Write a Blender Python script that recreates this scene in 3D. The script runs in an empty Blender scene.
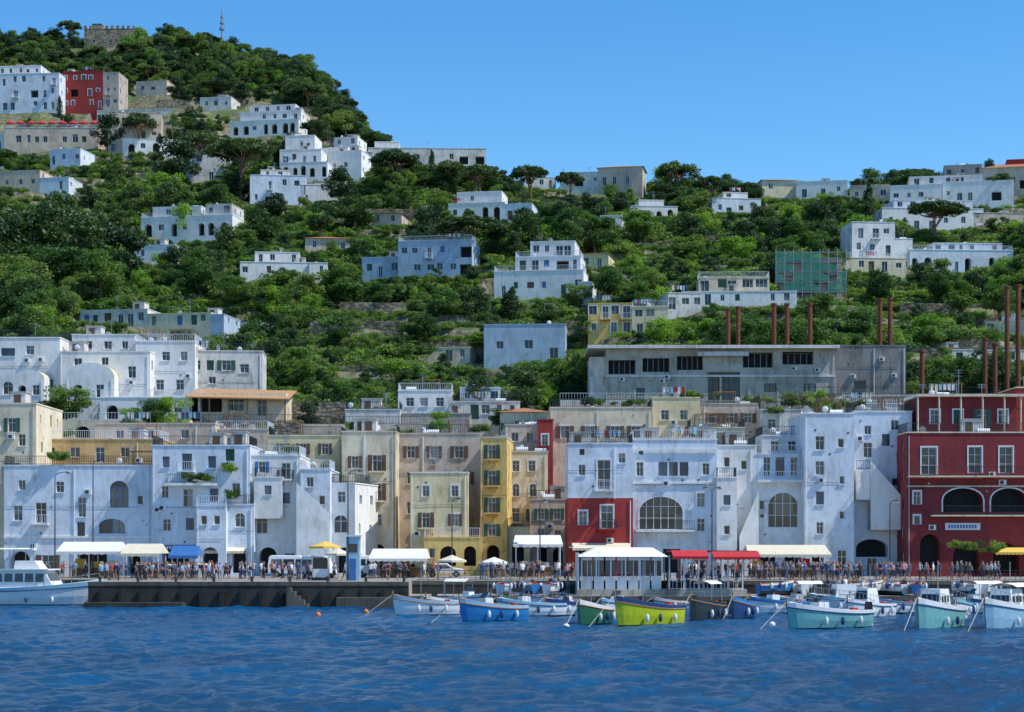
import bpy, math, random
import numpy as np
from mathutils import Vector, Matrix
R=random.Random(7)
F=1800.;HZ=545.;CH=5.7;QZ=2.3
S=bpy.context.scene
COL=S.collection
def wx(px,Y): return (px-512)*Y/F
def wz(py,Y): return CH+(HZ-py)*Y/F

# ------------------------------------------------------------ materials
M={}
def newmat(n):
    m=bpy.data.materials.new(n); m.use_nodes=True
    nt=m.node_tree; b=nt.nodes['Principled BSDF']
    M[n]=m
    return m,nt,b
def nd(nt,t,**k):
    n=nt.nodes.new(t)
    for a,v in k.items(): setattr(n,a,v)
    return n
def ramp(nt,pts):
    r=nd(nt,'ShaderNodeValToRGB')
    e=r.color_ramp.elements
    while len(e)<len(pts): e.new(0.5)
    for el,(p,c) in zip(e,pts):
        el.position=p; el.color=(*c,1) if len(c)==3 else c
    return r
def noise(nt,scale,detail=4,vec=None,rough=.55):
    n=nd(nt,'ShaderNodeTexNoise'); n.inputs['Scale'].default_value=scale; n.inputs['Detail'].default_value=detail
    n.inputs['Roughness'].default_value=rough
    if vec is not None: nt.links.new(vec,n.inputs['Vector'])
    return n
def mixc(nt,a,b,f,mode='MIX'):
    m=nd(nt,'ShaderNodeMix',data_type='RGBA',blend_type=mode)
    for s,v in ((0,f),(6,a),(7,b)):
        if hasattr(v,'is_linked') or hasattr(v,'links'): nt.links.new(v,m.inputs[s])
        else: m.inputs[s].default_value=v if s==0 else (*v,1)
    return m.outputs[2]
def plaster(n,c,dirt=.25,rough=.85):
    m,nt,b=newmat(n)
    g=nd(nt,'ShaderNodeNewGeometry')
    mp=nd(nt,'ShaderNodeMapping'); mp.inputs['Scale'].default_value=(1.9,1.9,.4); nt.links.new(g.outputs['Position'],mp.inputs['Vector'])
    n1=noise(nt,1.,6,mp.outputs[0],.65); n2=noise(nt,.28,8,g.outputs['Position'],.7); n4=noise(nt,.9,7,g.outputs['Position'],.75)
    r1=ramp(nt,[(.32,(1-dirt*.9,1-dirt*.95,1-dirt*1.05)),(.50,(1,1,1))]); nt.links.new(n1.outputs['Fac'],r1.inputs[0])
    r2=ramp(nt,[(.34,(1-dirt,1-dirt*1.04,1-dirt*1.15)),(.56,(1,1,1))]); nt.links.new(n2.outputs['Fac'],r2.inputs[0])
    r4=ramp(nt,[(.30,(1-dirt*1.3,1-dirt*1.45,1-dirt*1.7)),(.42,(1,1,1))]); nt.links.new(n4.outputs['Fac'],r4.inputs[0])
    a=mixc(nt,c,r1.outputs[0],1.,'MULTIPLY'); a=mixc(nt,a,r2.outputs[0],1.,'MULTIPLY'); a=mixc(nt,a,r4.outputs[0],1.,'MULTIPLY')
    nt.links.new(a,b.inputs['Base Color']); b.inputs['Roughness'].default_value=rough
    n3=noise(nt,2.2,7,g.outputs['Position'],.6); bp=nd(nt,'ShaderNodeBump'); bp.inputs['Strength'].default_value=.45; bp.inputs['Distance'].default_value=.05
    nt.links.new(n3.outputs['Fac'],bp.inputs['Height']); nt.links.new(bp.outputs[0],b.inputs['Normal'])
    return m
def masonry(n,c0,c1,sc=1.5):
    m,nt,b=newmat(n); g=nd(nt,'ShaderNodeNewGeometry')
    mp=nd(nt,'ShaderNodeMapping'); mp.inputs['Scale'].default_value=(1,1,1.7); nt.links.new(g.outputs['Position'],mp.inputs['Vector'])
    v=nd(nt,'ShaderNodeTexVoronoi'); v.inputs['Scale'].default_value=sc; nt.links.new(mp.outputs[0],v.inputs['Vector'])
    sp=nd(nt,'ShaderNodeSeparateColor'); nt.links.new(v.outputs['Color'],sp.inputs[0])
    r=ramp(nt,[(0,c0),(1,c1)]); nt.links.new(sp.outputs[0],r.inputs[0])
    r2=ramp(nt,[(.35,(1,1,1)),(.75,(.45,.43,.4))]); nt.links.new(v.outputs['Distance'],r2.inputs[0])
    n2=noise(nt,.3,6,g.outputs['Position'],.7); r3=ramp(nt,[(.35,(.5,.55,.42)),(.55,(1,1,1))]); nt.links.new(n2.outputs['Fac'],r3.inputs[0])
    a=mixc(nt,r.outputs[0],r2.outputs[0],1.,'MULTIPLY'); a=mixc(nt,a,r3.outputs[0],1.,'MULTIPLY'); nt.links.new(a,b.inputs['Base Color']); b.inputs['Roughness'].default_value=.95
    bp=nd(nt,'ShaderNodeBump',invert=True); bp.inputs['Strength'].default_value=.6; bp.inputs['Distance'].default_value=.12; nt.links.new(v.outputs['Distance'],bp.inputs['Height']); nt.links.new(bp.outputs[0],b.inputs['Normal'])
def plain(n,c,rough=.6,metal=0,var=.2,sc=4):
    m,nt,b=newmat(n)
    g=nd(nt,'ShaderNodeNewGeometry'); n1=noise(nt,sc,4,g.outputs['Position'])
    r=ramp(nt,[(.3,tuple(x*(1-var) for x in c)),(.7,c)]); nt.links.new(n1.outputs['Fac'],r.inputs[0])
    nt.links.new(r.outputs[0],b.inputs['Base Color']); b.inputs['Roughness'].default_value=rough; b.inputs['Metallic'].default_value=metal
    return m
plaster('white',(.80,.80,.79),.2)
plaster('white_old',(.70,.68,.64),.36)
plaster('bluewhite',(.68,.75,.84),.24)
plaster('paleblue',(.42,.53,.65),.24)
plaster('cream',(.76,.66,.48),.28)
plaster('pinkcream',(.64,.53,.43),.32)
plaster('greybeige',(.48,.43,.38),.32)
plaster('yellow',(.80,.55,.18),.28)
plaster('paleyellow',(.78,.66,.40),.28)
plaster('ochre',(.60,.40,.18),.32)
plaster('red',(.38,.04,.035),.3)
plaster('deepred',(.25,.03,.035),.3)
plaster('concrete',(.48,.44,.38),.42)
plaster('darkconcrete',(.055,.05,.042),.5)
plaster('wetstone',(.13,.115,.09),.5)
plaster('hallgrey',(.27,.26,.25),.4)
masonry('stone',(.24,.19,.14),(.46,.40,.31)); masonry('terr_stone',(.16,.14,.10),(.36,.31,.23),1.1); masonry('rock',(.16,.145,.13),(.30,.28,.25),.8)
plaster('roofgrey',(.45,.43,.40),.3)
plaster('quay',(.32,.30,.27),.35)
plain('wood',(.30,.16,.07),.6); plain('woodroof',(.55,.29,.12),.6)
plain('frame',(.74,.75,.77),.5,0,.08); plain('darkframe',(.05,.045,.04),.5)
plain('green',(.03,.10,.06),.5); plain('blue',(.05,.16,.42),.4); plain('brown',(.14,.075,.04),.5)
plain('rail',(.05,.05,.055),.45,.3); plain('whiterail',(.75,.77,.80),.4,0,.05)
plain('rust',(.20,.06,.025),.8,0,.4,2); plain('terracotta',(.48,.19,.09),.8,0,.4,1.5)
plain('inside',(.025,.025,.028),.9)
plain('aw_red',(.55,.025,.03),.8); plain('aw_white',(.76,.75,.71),.8,0,.14); plain('aw_yellow',(.80,.52,.10),.8); plain('aw_cream',(.72,.66,.50),.8)
plain('steel',(.35,.36,.38),.4,.7)
plain('b_white',(.78,.80,.80),.25,0,.1); plain('b_blue',(.03,.22,.52),.3); plain('b_lime',(.50,.58,.02),.3); plain('b_dark',(.03,.04,.05),.3)
plain('b_teal',(.20,.50,.50),.3); plain('b_navy',(.02,.06,.18),.3); plain('b_wood',(.38,.20,.08),.45); plain('b_green',(.03,.14,.09),.3); plain('b_sky',(.34,.56,.70),.3)
plain('orange',(.80,.18,.02),.4); plain('tyre',(.02,.02,.02),.8); plain('black',(.015,.015,.018),.3)
plain('lamp',(.8,.8,.75),.2)
def netm():
    m=plain('net',(.03,.32,.22),.8); nt=m.node_tree; o=[n for n in nt.nodes if n.type=='OUTPUT_MATERIAL'][0]; b=nt.nodes['Principled BSDF']
    t=nd(nt,'ShaderNodeBsdfTransparent'); mx=nd(nt,'ShaderNodeMixShader'); mx.inputs[0].default_value=.42; nt.links.new(b.outputs[0],mx.inputs[1]); nt.links.new(t.outputs[0],mx.inputs[2]); nt.links.new(mx.outputs[0],o.inputs[0])
netm()
def glassm():
    m,nt,b=newmat('glass')
    g=nd(nt,'ShaderNodeNewGeometry')
    v=nd(nt,'ShaderNodeVectorMath',operation='MULTIPLY'); v.inputs[1].default_value=(.45,.3,.33); nt.links.new(g.outputs['Position'],v.inputs[0])
    f=nd(nt,'ShaderNodeVectorMath',operation='FLOOR'); nt.links.new(v.outputs[0],f.inputs[0])
    w=nd(nt,'ShaderNodeTexWhiteNoise'); nt.links.new(f.outputs[0],w.inputs['Vector'])
    r=ramp(nt,[(.0,(.012,.016,.022)),(.6,(.025,.035,.05)),(.85,(.08,.09,.10)),(1,(.25,.25,.23))]); nt.links.new(w.outputs['Value'],r.inputs[0])
    nt.links.new(r.outputs[0],b.inputs['Base Color']); b.inputs['Roughness'].default_value=.12
glassm()
def leafmat(n,cols,trans=.35):
    m=bpy.data.materials.new(n); m.use_nodes=True; nt=m.node_tree; nt.nodes.clear(); M[n]=m
    o=nd(nt,'ShaderNodeOutputMaterial'); oi=nd(nt,'ShaderNodeObjectInfo')
    r=ramp(nt,[(i/(len(cols)-1),c) for i,c in enumerate(cols)])
    g=nd(nt,'ShaderNodeNewGeometry')
    n1=noise(nt,.9,3,g.outputs['Position'])
    ad=nd(nt,'ShaderNodeMath',operation='MULTIPLY_ADD'); nt.links.new(n1.outputs['Fac'],ad.inputs[0]); ad.inputs[1].default_value=.7
    sb=nd(nt,'ShaderNodeMath',operation='SUBTRACT'); nt.links.new(oi.outputs['Random'],sb.inputs[0]); sb.inputs[1].default_value=.35
    nt.links.new(sb.outputs[0],ad.inputs[2]); nt.links.new(ad.outputs[0],r.inputs[0])
    d=nd(nt,'ShaderNodeBsdfPrincipled'); d.inputs['Roughness'].default_value=.6; t=nd(nt,'ShaderNodeBsdfTranslucent')
    nt.links.new(r.outputs[0],d.inputs['Base Color'])
    tc=mixc(nt,r.outputs[0],(1.4,1.6,.6),1.,'MULTIPLY'); nt.links.new(tc,t.inputs[0])
    mx=nd(nt,'ShaderNodeMixShader'); mx.inputs[0].default_value=trans
    nt.links.new(d.outputs[0],mx.inputs[1]); nt.links.new(t.outputs[0],mx.inputs[2]); nt.links.new(mx.outputs[0],o.inputs[0])
leafmat('leaf_shrub',[(.035,.085,.018),(.07,.15,.028),(.14,.25,.035),(.22,.30,.05),(.06,.13,.03),(.16,.20,.06),(.10,.22,.04)],.4)
leafmat('leaf_tree',[(.03,.075,.018),(.06,.13,.025),(.11,.19,.035),(.16,.22,.05)],.4)
leafmat('leaf_dark',[(.02,.05,.018),(.03,.07,.022),(.055,.105,.028)],.28)
leafmat('leaf_pine',[(.03,.065,.015),(.05,.095,.02),(.08,.125,.03)],.28)
leafmat('leaf_bright',[(.12,.24,.03),(.22,.34,.04)],.4)
plain('bark',(.22,.14,.09),.9,0,.4,3)

# ------------------------------------------------------------ mesh builder
class Fr:
    def __init__(s,O,yaw=0):
        s.O=Vector(O); s.U=Vector((math.cos(yaw),math.sin(yaw),0)); s.V=Vector((-math.sin(yaw),math.cos(yaw),0))
    def p(s,x,y,z): return s.O+s.U*x+s.V*y+Vector((0,0,z))
class MB:
    def __init__(s): s.p={}
    def g(s,part): return s.p.setdefault(part,([],[],[],[]))
    def faces(s,part,mat,vs,fs):
        v,f,mi,ms=s.g(part)
        if mat not in ms: ms.append(mat)
        k=ms.index(mat); n=len(v)
        v.extend([tuple(a) for a in vs])
        for q in fs: f.append([n+i for i in q]); mi.append(k)
    def box(s,part,mat,fr,x0,x1,y0,y1,z0,z1):
        vs=[fr.p(x,y,z) for z in (z0,z1) for y in (y0,y1) for x in (x0,x1)]
        s.faces(part,mat,vs,[(0,2,3,1),(4,5,7,6),(0,1,5,4),(2,6,7,3),(0,4,6,2),(1,3,7,5)])
    def quad(s,part,mat,pts): s.faces(part,mat,pts,[tuple(range(len(pts)))])
    def cyl(s,part,mat,p0,p1,r0,r1=None,n=8,cap=True):
        if r1 is None:r1=r0
        p0=Vector(p0);p1=Vector(p1);d=(p1-p0).normalized()
        a=d.orthogonal().normalized(); b=d.cross(a)
        vs=[];
        for p,r in((p0,r0),(p1,r1)):
            for i in range(n):
                t=2*math.pi*i/n; vs.append(p+a*math.cos(t)*r+b*math.sin(t)*r)
        fs=[(i,(i+1)%n,n+(i+1)%n,n+i) for i in range(n)]
        if cap: fs+= [tuple(range(n-1,-1,-1)),tuple(range(n,2*n))]
        s.faces(part,mat,vs,fs)
    def sph(s,part,mat,c,rx,ry,rz,nu=10,nv=6,zmin=-1):
        vs=[];c=Vector(c)
        for j in range(nv+1):
            ph=-math.pi/2+math.pi*j/nv; zz=max(math.sin(ph),zmin); cr=math.cos(ph)
            for i in range(nu):
                t=2*math.pi*i/nu; vs.append(c+Vector((rx*cr*math.cos(t),ry*cr*math.sin(t),rz*zz)))
        fs=[(j*nu+i,j*nu+(i+1)%nu,(j+1)*nu+(i+1)%nu,(j+1)*nu+i) for j in range(nv) for i in range(nu)]
        s.faces(part,mat,vs,fs)
    def finish(s,name,smooth=()):
        allv=[v for p in s.p.values() for v in p[0]]
        if not allv: return None
        lo=np.array(allv).min(0); hi=np.array(allv).max(0); o=Vector(((lo[0]+hi[0])/2,(lo[1]+hi[1])/2,lo[2]))
        objs=[]
        single=len(s.p)==1
        for part,(v,f,mi,ms) in s.p.items():
            me=bpy.data.meshes.new(part); me.from_pydata([(a[0]-o.x,a[1]-o.y,a[2]-o.z) for a in v],[],f)
            for m in ms: me.materials.append(M[m])
            me.polygons.foreach_set('material_index',mi)
            if part in smooth: me.polygons.foreach_set('use_smooth',[True]*len(f))
            me.update()
            ob=bpy.data.objects.new(name if single else part,me); COL.objects.link(ob); objs.append(ob)
        if single: objs[0].location=o; return objs[0]
        e=bpy.data.objects.new(name,None); COL.objects.link(e); e.location=o; e.empty_display_size=.5
        for ob in objs: ob.parent=e
        return e

# ------------------------------------------------------------ terrain height
SKX=[-400,0,100,160,200,240,300,330,360,382,430,500,560,620,700,760,850,900,960,1024,1400]
SKY=[52,46,40,40,48,58,72,98,128,160,172,180,184,190,194,197,192,190,184,178,172]
RYX=[-400,200,300,360,385,430,560,1400]
RYY=[650,640,610,560,520,495,482,482]
def Hraw(X,Y):
    px=512+F*X/Y
    base=np.interp(Y,[0,212,235,250,262,480],[2.2,2.2,9,18.5,24.5,99.5])
    Yr=np.interp(px,RYX,RYY); sk=np.interp(px,SKX,SKY); Hr=CH+(HZ-sk)*Yr/F
    t=np.clip((Y-430)/(Yr-430),0,1); b430=82.3
    up=b430+(Hr-b430)*t
    dn=Hr-np.clip(Y-Yr,0,1e4)*.25
    h=np.where(Y<430,base,np.where(Y<Yr,up,dn))
    amp=np.clip((Y-262)/40,0,1)*np.clip((Yr-Y)/30+.2,0.2,1)
    h=h+amp*(1.6*np.sin(X*.045+Y*.02)+1.1*np.sin(X*.11-Y*.05+1.3)+.6*np.sin(X*.31+Y*.13))
    return h
def H0(X,Y):
    h=Hraw(X,Y); st=3.4
    k=np.floor(h/st); f=h/st-k
    g=np.clip((f-.84)/.16,0,1); g=g*g*(3-2*g)
    hq=st*(k+g); a=np.clip((Y-258)/15,0,1)*.55
    h2=h*(1-a)+hq*a
    beach=np.clip(-1.6+(Y-173.)*.22,-4,2.2)
    return np.where(Y<212,np.minimum(h2,beach),h2)
def hit(px,py):
    Ys=np.arange(215,660,.5); X=wx(px,Ys); Hh=H0(X,Ys); zr=CH+(HZ-py)*Ys/F
    i=np.nonzero(Hh>=zr)[0]
    return float(Ys[i[0]]) if len(i) else float(Ys[np.argmax((Hh-CH)/Ys)])
PADS=[]

# ------------------------------------------------------------ buildings
def railing(mb,fr,x0,x1,y,z,h=1.0,mat='rail',sp=.25,t=.035,part='railing'):
    mb.box(part,mat,fr,x0,x1,y-t,y+t,z+h-.05,z+h); mb.box(part,mat,fr,x0,x1,y-t*.6,y+t*.6,z+.08,z+.12)
    n=max(2,int((x1-x0)/sp))
    for i in range(n+1):
        x=x0+(x1-x0-t)*i/n; mb.box(part,mat,fr,x,x+t,y-t/2,y+t/2,z,z+h-.05)
def siderail(mb,fr,x,y0,y1,z,h=1.0,mat='rail'):
    f2=Fr(fr.p(x,y0,0),math.atan2(fr.V.y,fr.V.x)); railing(mb,f2,0,y1-y0,0,z,h,mat)
def wall(mb,fr,W,H,ops,mat,zlo=-4.,lod=0,part='walls',d=.25):
    good=[]
    for o in ops:
        x0,x1,z0,z1=o[:4]
        if x0<.12: x0=.12
        if x1>W-.12: x1=W-.12
        z1=min(z1,H-.25)
        if x1-x0<.25 or z1-z0<.25: continue
        if any(x0<g[1]+.05 and x1>g[0]-.05 and z0<g[3]+.05 and z1>g[2]-.05 for g in good): continue
        good.append((x0,x1,z0,z1,o[4],o[5]))
    xs=sorted({0,W}|{g[0] for g in good}|{g[1] for g in good}); zs=sorted({zlo,H}|{g[2] for g in good}|{g[3] for g in good})
    for i in range(len(xs)-1):
        cx=(xs[i]+xs[i+1])/2; 
        zst=None
        for j in range(len(zs)-1):
            cz=(zs[j]+zs[j+1])/2
            hole=any(g[0]<cx<g[1] and g[2]<cz<g[3] for g in good)
            if hole:
                if zst is not None: mb.quad(part,mat,[fr.p(xs[i],0,zst),fr.p(xs[i+1],0,zst),fr.p(xs[i+1],0,zs[j]),fr.p(xs[i],0,zs[j])]); zst=None
            elif zst is None: zst=zs[j]
        if zst is not None: mb.quad(part,mat,[fr.p(xs[i],0,zst),fr.p(xs[i+1],0,zst),fr.p(xs[i+1],0,H),fr.p(xs[i],0,H)])
    for x0,x1,z0,z1,kind,opt in good:
        D=1.5 if kind=='o' else d
        P=lambda x,y,z: fr.p(x,y,z)
        mb.quad(part,mat,[P(x0,0,z0),P(x0,D,z0),P(x0,D,z1),P(x0,0,z1)])
        mb.quad(part,mat,[P(x1,0,z0),P(x1,0,z1),P(x1,D,z1),P(x1,D,z0)])
        mb.quad(part,mat,[P(x0,0,z0),P(x1,0,z0),P(x1,D,z0),P(x0,D,z0)])
        mb.quad(part,mat,[P(x0,0,z1),P(x0,D,z1),P(x1,D,z1),P(x1,0,z1)])
        w=x1-x0;h=z1-z0; cx=(x0+x1)/2
        if 'a' in opt:
            ha=min(w/2,h*.5); n=10; zc=z1-ha; prev=None
            for i in range(n+1):
                t=math.pi*i/n; x=cx-math.cos(t)*w/2; z=zc+math.sin(t)*(ha-.02)
                if prev:
                    mb.quad(part,mat,[P(prev[0],0,prev[1]),P(x,0,z),P(x,0,z1),P(prev[0],0,z1)])
                    mb.quad(part,mat,[P(prev[0],0,prev[1]),P(prev[0],D-.1,prev[1]),P(x,D-.1,z),P(x,0,z)])
                    if 't' in opt:
                        e=.16; ux0,uz0=cx+(prev[0]-cx)*(1+2*e/w),zc+(prev[1]-zc)*(1+e/ha); ux1,uz1=cx+(x-cx)*(1+2*e/w),zc+(z-zc)*(1+e/ha)
                        mb.quad('trim','frame',[P(prev[0],-.04,prev[1]),P(x,-.04,z),P(ux1,-.04,uz1),P(ux0,-.04,uz0)])
                prev=(x,z)
            if 't' in opt:
                mb.box('trim','frame',fr,x0-.16,x0-.005,-.04,.0,z0,zc); mb.box('trim','frame',fr,x1+.005,x1+.16,-.04,.0,z0,zc)
        elif 't' in opt:
            for a in((x0-.15,x0-.004,z0,z1),(x1+.004,x1+.15,z0,z1),(x0-.15,x1+.15,z1+.004,z1+.17)): mb.box('trim','frame',fr,a[0],a[1],-.05,.0,a[2],a[3])
        fm='darkframe' if 'D' in opt else ('blue' if 'b' in opt and (int(x0*10)%2) else 'frame')
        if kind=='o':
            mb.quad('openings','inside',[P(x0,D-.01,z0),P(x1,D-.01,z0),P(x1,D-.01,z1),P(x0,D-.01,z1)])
        elif kind=='s':
            sm='green' if 'G' in opt else ('blue' if 'U' in opt else 'brown')
            mb.quad('shutters',sm,[P(x0,D-.08,z0),P(x1,D-.08,z0),P(x1,D-.08,z1),P(x0,D-.08,z1)])
            if lod<2:
                n=int(h/.18)
                for i in range(n): mb.box('shutters',sm,fr,x0+.06,x1-.06,D-.12,D-.09,z0+.05+i*h/n,z0+.05+i*h/n+.08)
                mb.box('shutters',sm,fr,cx-.03,cx+.03,D-.14,D-.09,z0,z1)
        else:
            mb.quad('window_glass','glass',[P(x0,D-.03,z0),P(x1,D-.03,z0),P(x1,D-.03,z1),P(x0,D-.03,z1)])
            e=.06 if lod<2 else .05; y0,y1=D-.11,D-.04
            for a in((x0,x0+e,z0,z1),(x1-e,x1,z0,z1),(x0+e,x1-e,z1-e,z1),(x0+e,x1-e,z0,z0+e)): mb.box('window_frames',fm,fr,a[0],a[1],y0,y1,a[2],a[3])
            n=max(2,round(w/.75)) if w>.7 else 1
            for i in range(1,n): xx=x0+w*i/n; mb.box('window_frames',fm,fr,xx-.03,xx+.03,y0+.01,y1,z0+e,z1-e)
            if lod<2 and h>1.2:
                for k in ((.66,) if h<2.4 else (.35,.7)): mb.box('window_frames',fm,fr,x0+e,x1-e,y0+.015,y1,z0+h*k-.025,z0+h*k+.025)
            if kind=='w' and lod<2: mb.box('trim',mat,fr,x0-.1,x1+.1,-.1,-.003,z0-.1,z0-.01)
        for c,sm in(('G','green'),('U','blue'),('N','brown')):
            if c in opt and kind!='s':
                sw=w*.5
                for a,b2 in((x0-sw,x0-.03),(x1+.03,x1+sw)):
                    mb.box('shutters',sm,fr,a,b2,-.09,-.03,z0,z1)
        if 'B' in opt:
            e=.35; mb.box('balcony',mat,fr,x0-e,x1+e,-1.0,-.004,z0-.2,z0-.03)
            mm='whiterail' if 'W' in opt else 'rail'
            railing(mb,fr,x0-e,x1+e,-.95,z0-.03,1.0,mm); 
            for xx in(x0-e+.03,x1+e-.03): siderail(mb,fr,xx,-.95,-.03,z0-.03,1.0,mm)
            for xx in(x0-.1,x1-.02): mb.box('balcony',mat,fr,xx,xx+.12,-.7,-.004,z0-.42,z0-.2)
def aw(mb,fr,x0,x1,z,out,drop,mat,part='awning'):
    P=fr.p
    mb.quad(part,mat,[P(x0,-out,z-drop),P(x1,-out,z-drop),P(x1,-.02,z),P(x0,-.02,z)])
    n=max(2,int((x1-x0)/.4))
    for i in range(n):
        a=x0+(x1-x0)*i/n;b=x0+(x1-x0)*(i+1)/n
        mb.quad(part,mat,[P(a,-out,z-drop),P(b,-out,z-drop),P(b,-out,z-drop-.22),P((a+b)/2,-out,z-drop-.3),P(a,-out,z-drop-.22)])
    for xx in(x0+.05,x1-.05): mb.cyl(part,'steel',P(xx,-out+.05,z-drop-.03),P(xx,-.02,z-drop-.3),.025,n=5)
def clutter(mb,fr,W,D,z,rr,lod):
    for _ in range(rr.randint(3,7) if (W>4 and lod<2) else rr.randint(1,3)):
        k=rr.random(); x=rr.uniform(.5,max(.9,W-1.4)); y=rr.uniform(.8,D*.6)
        if k<.25:
            w=rr.uniform(.4,.7); h=rr.uniform(.8,1.4); mb.box('chimney','white_old',fr,x,x+w,y,y+w,z,z+h); mb.box('chimney','roofgrey',fr,x-.08,x+w+.08,y-.08,y+w+.08,z+h,z+h+.1); mb.box('chimney','roofgrey',fr,x+.1,x+w-.1,y+.1,y+w-.1,z+h+.1,z+h+.3)
        elif k<.35: 
            mb.box('water_tank','steel',fr,x,x+1.1,y,y+.1,z,z+.4);mb.box('water_tank','steel',fr,x,x+1.1,y+.8,y+.9,z,z+.4); mb.cyl('water_tank','whiterail',fr.p(x-.1,y+.45,z+.75),fr.p(x+1.3,y+.45,z+.75),.42,n=12)
        elif k<.62:
            h=rr.uniform(1.8,3.8); mb.cyl('antenna','steel',fr.p(x,y,z),fr.p(x,y,z+h),.035,n=5)
            for q in(.98,.9,.8): mb.box('antenna','steel',fr,x-.5*q,x+.5*q,y-.02,y+.02,z+h*q-.02,z+h*q+.02)
            mb.box('antenna','steel',fr,x-.02,x+.02,y-.5,y+.5,z+h*.9-.03,z+h*.9)
        elif k<.72:
            mb.cyl('satellite_dish','steel',fr.p(x,y,z),fr.p(x,y,z+1.1),.04,n=5); mb.sph('satellite_dish','whiterail',fr.p(x,y-.1,z+1.2),.36,.1,.36)
        elif k<.84 and lod<2 and W>5: # pergola
            w=rr.uniform(2,3.4); x=min(x,W-w-.3)
            if x<.2: continue
            for a in(x,x+w-.1):
                for c in(y,y+2.2): mb.box('pergola','wood',fr,a,a+.1,c,c+.1,z,z+2.3)
            n=int(w/.35)
            for i in range(n+1): mb.box('pergola','wood',fr,x+i*w/n-.04,x+i*w/n+.04,y-.2,y+2.5,z+2.31,z+2.39)
            if rr.random()<.5: mb.quad('pergola',rr.choice(['aw_cream','aw_white','woodroof']),[fr.p(x,y-.1,z+2.42),fr.p(x+w,y-.1,z+2.42),fr.p(x+w,y+2.3,z+2.5),fr.p(x,y+2.3,z+2.5)])
        elif k<.92: # stair head
            w=rr.uniform(1.6,2.6); 
            if x+w>W-.2: continue
            mb.box('stair_head','white_old',fr,x,x+w,y+1,y+3.4,z,z+2.1); mb.box('stair_head','roofgrey',fr,x-.1,x+w+.1,y+.9,y+3.5,z+2.1,z+2.22); mb.box('stair_head','brown',fr,x+.4,x+1.2,y+.96,y+.997,z,z+1.85)
        else: # washing line
            if W<5: continue
            x=rr.uniform(.4,W-4); y=.7
            for a in(x,x+3): mb.cyl('washing_line','steel',fr.p(a,y,z),fr.p(a,y,z+2),.03,n=5)
            mb.box('washing_line','steel',fr,x,x+3,y-.01,y+.01,z+1.95,z+1.97)
            for i in range(6): c=rr.choice(['frame','aw_cream','b_sky','frame','aw_red','b_navy']); mb.quad('laundry',c,[fr.p(x+.15+i*.47,y,z+1.95),fr.p(x+.5+i*.47,y,z+1.95),fr.p(x+.5+i*.47,y+.08,z+1.95-rr.uniform(.5,1.)),fr.p(x+.17+i*.47,y+.05,z+1.95-rr.uniform(.5,1.))])
def wallbits(mb,fr,W,H,rr,ops):
    def free(x,z,w,h): return all(x>o[1]+.1 or x+w<o[0]-.1 or z>o[3]+.1 or z+h<o[2]-.1 for o in ops)
    for _ in range(1+int(W/6)):
        x=rr.choice([.2,W-.3,rr.uniform(.3,W-.4)])
        if free(x,0,.1,H): mb.cyl('drainpipe','whiterail',fr.p(x,-.08,-.1),fr.p(x,-.08,H-.3),.05,n=6)
    for _ in range(int(W*H/26)):
        x=rr.uniform(.3,W-1.2);z=rr.uniform(2.6,H-1.5)
        if free(x,z,.8,.6): mb.box('air_conditioner','whiterail',fr,x,x+.75,-.32,-.03,z,z+.55); mb.box('air_conditioner','darkframe',fr,x+.08,x+.48,-.335,-.322,z+.08,z+.47)
    for _ in range(int(W*H/20)):
        x=rr.uniform(.3,W-.7);z=rr.uniform(1.,H-1.)
        if free(x,z,.4,.4): mb.box('vents',rr.choice(['darkframe','brown','steel']),fr,x,x+.22,-.03,-.004,z,z+.18)
    z=rr.uniform(.5,.7)*H; x=0
    while x<W-1.5: mb.cyl('cable','rail',fr.p(x,-.05,z),fr.p(x+1.5,-.05,z+rr.uniform(-.06,.06)),.02,n=4); x+=1.5
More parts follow.
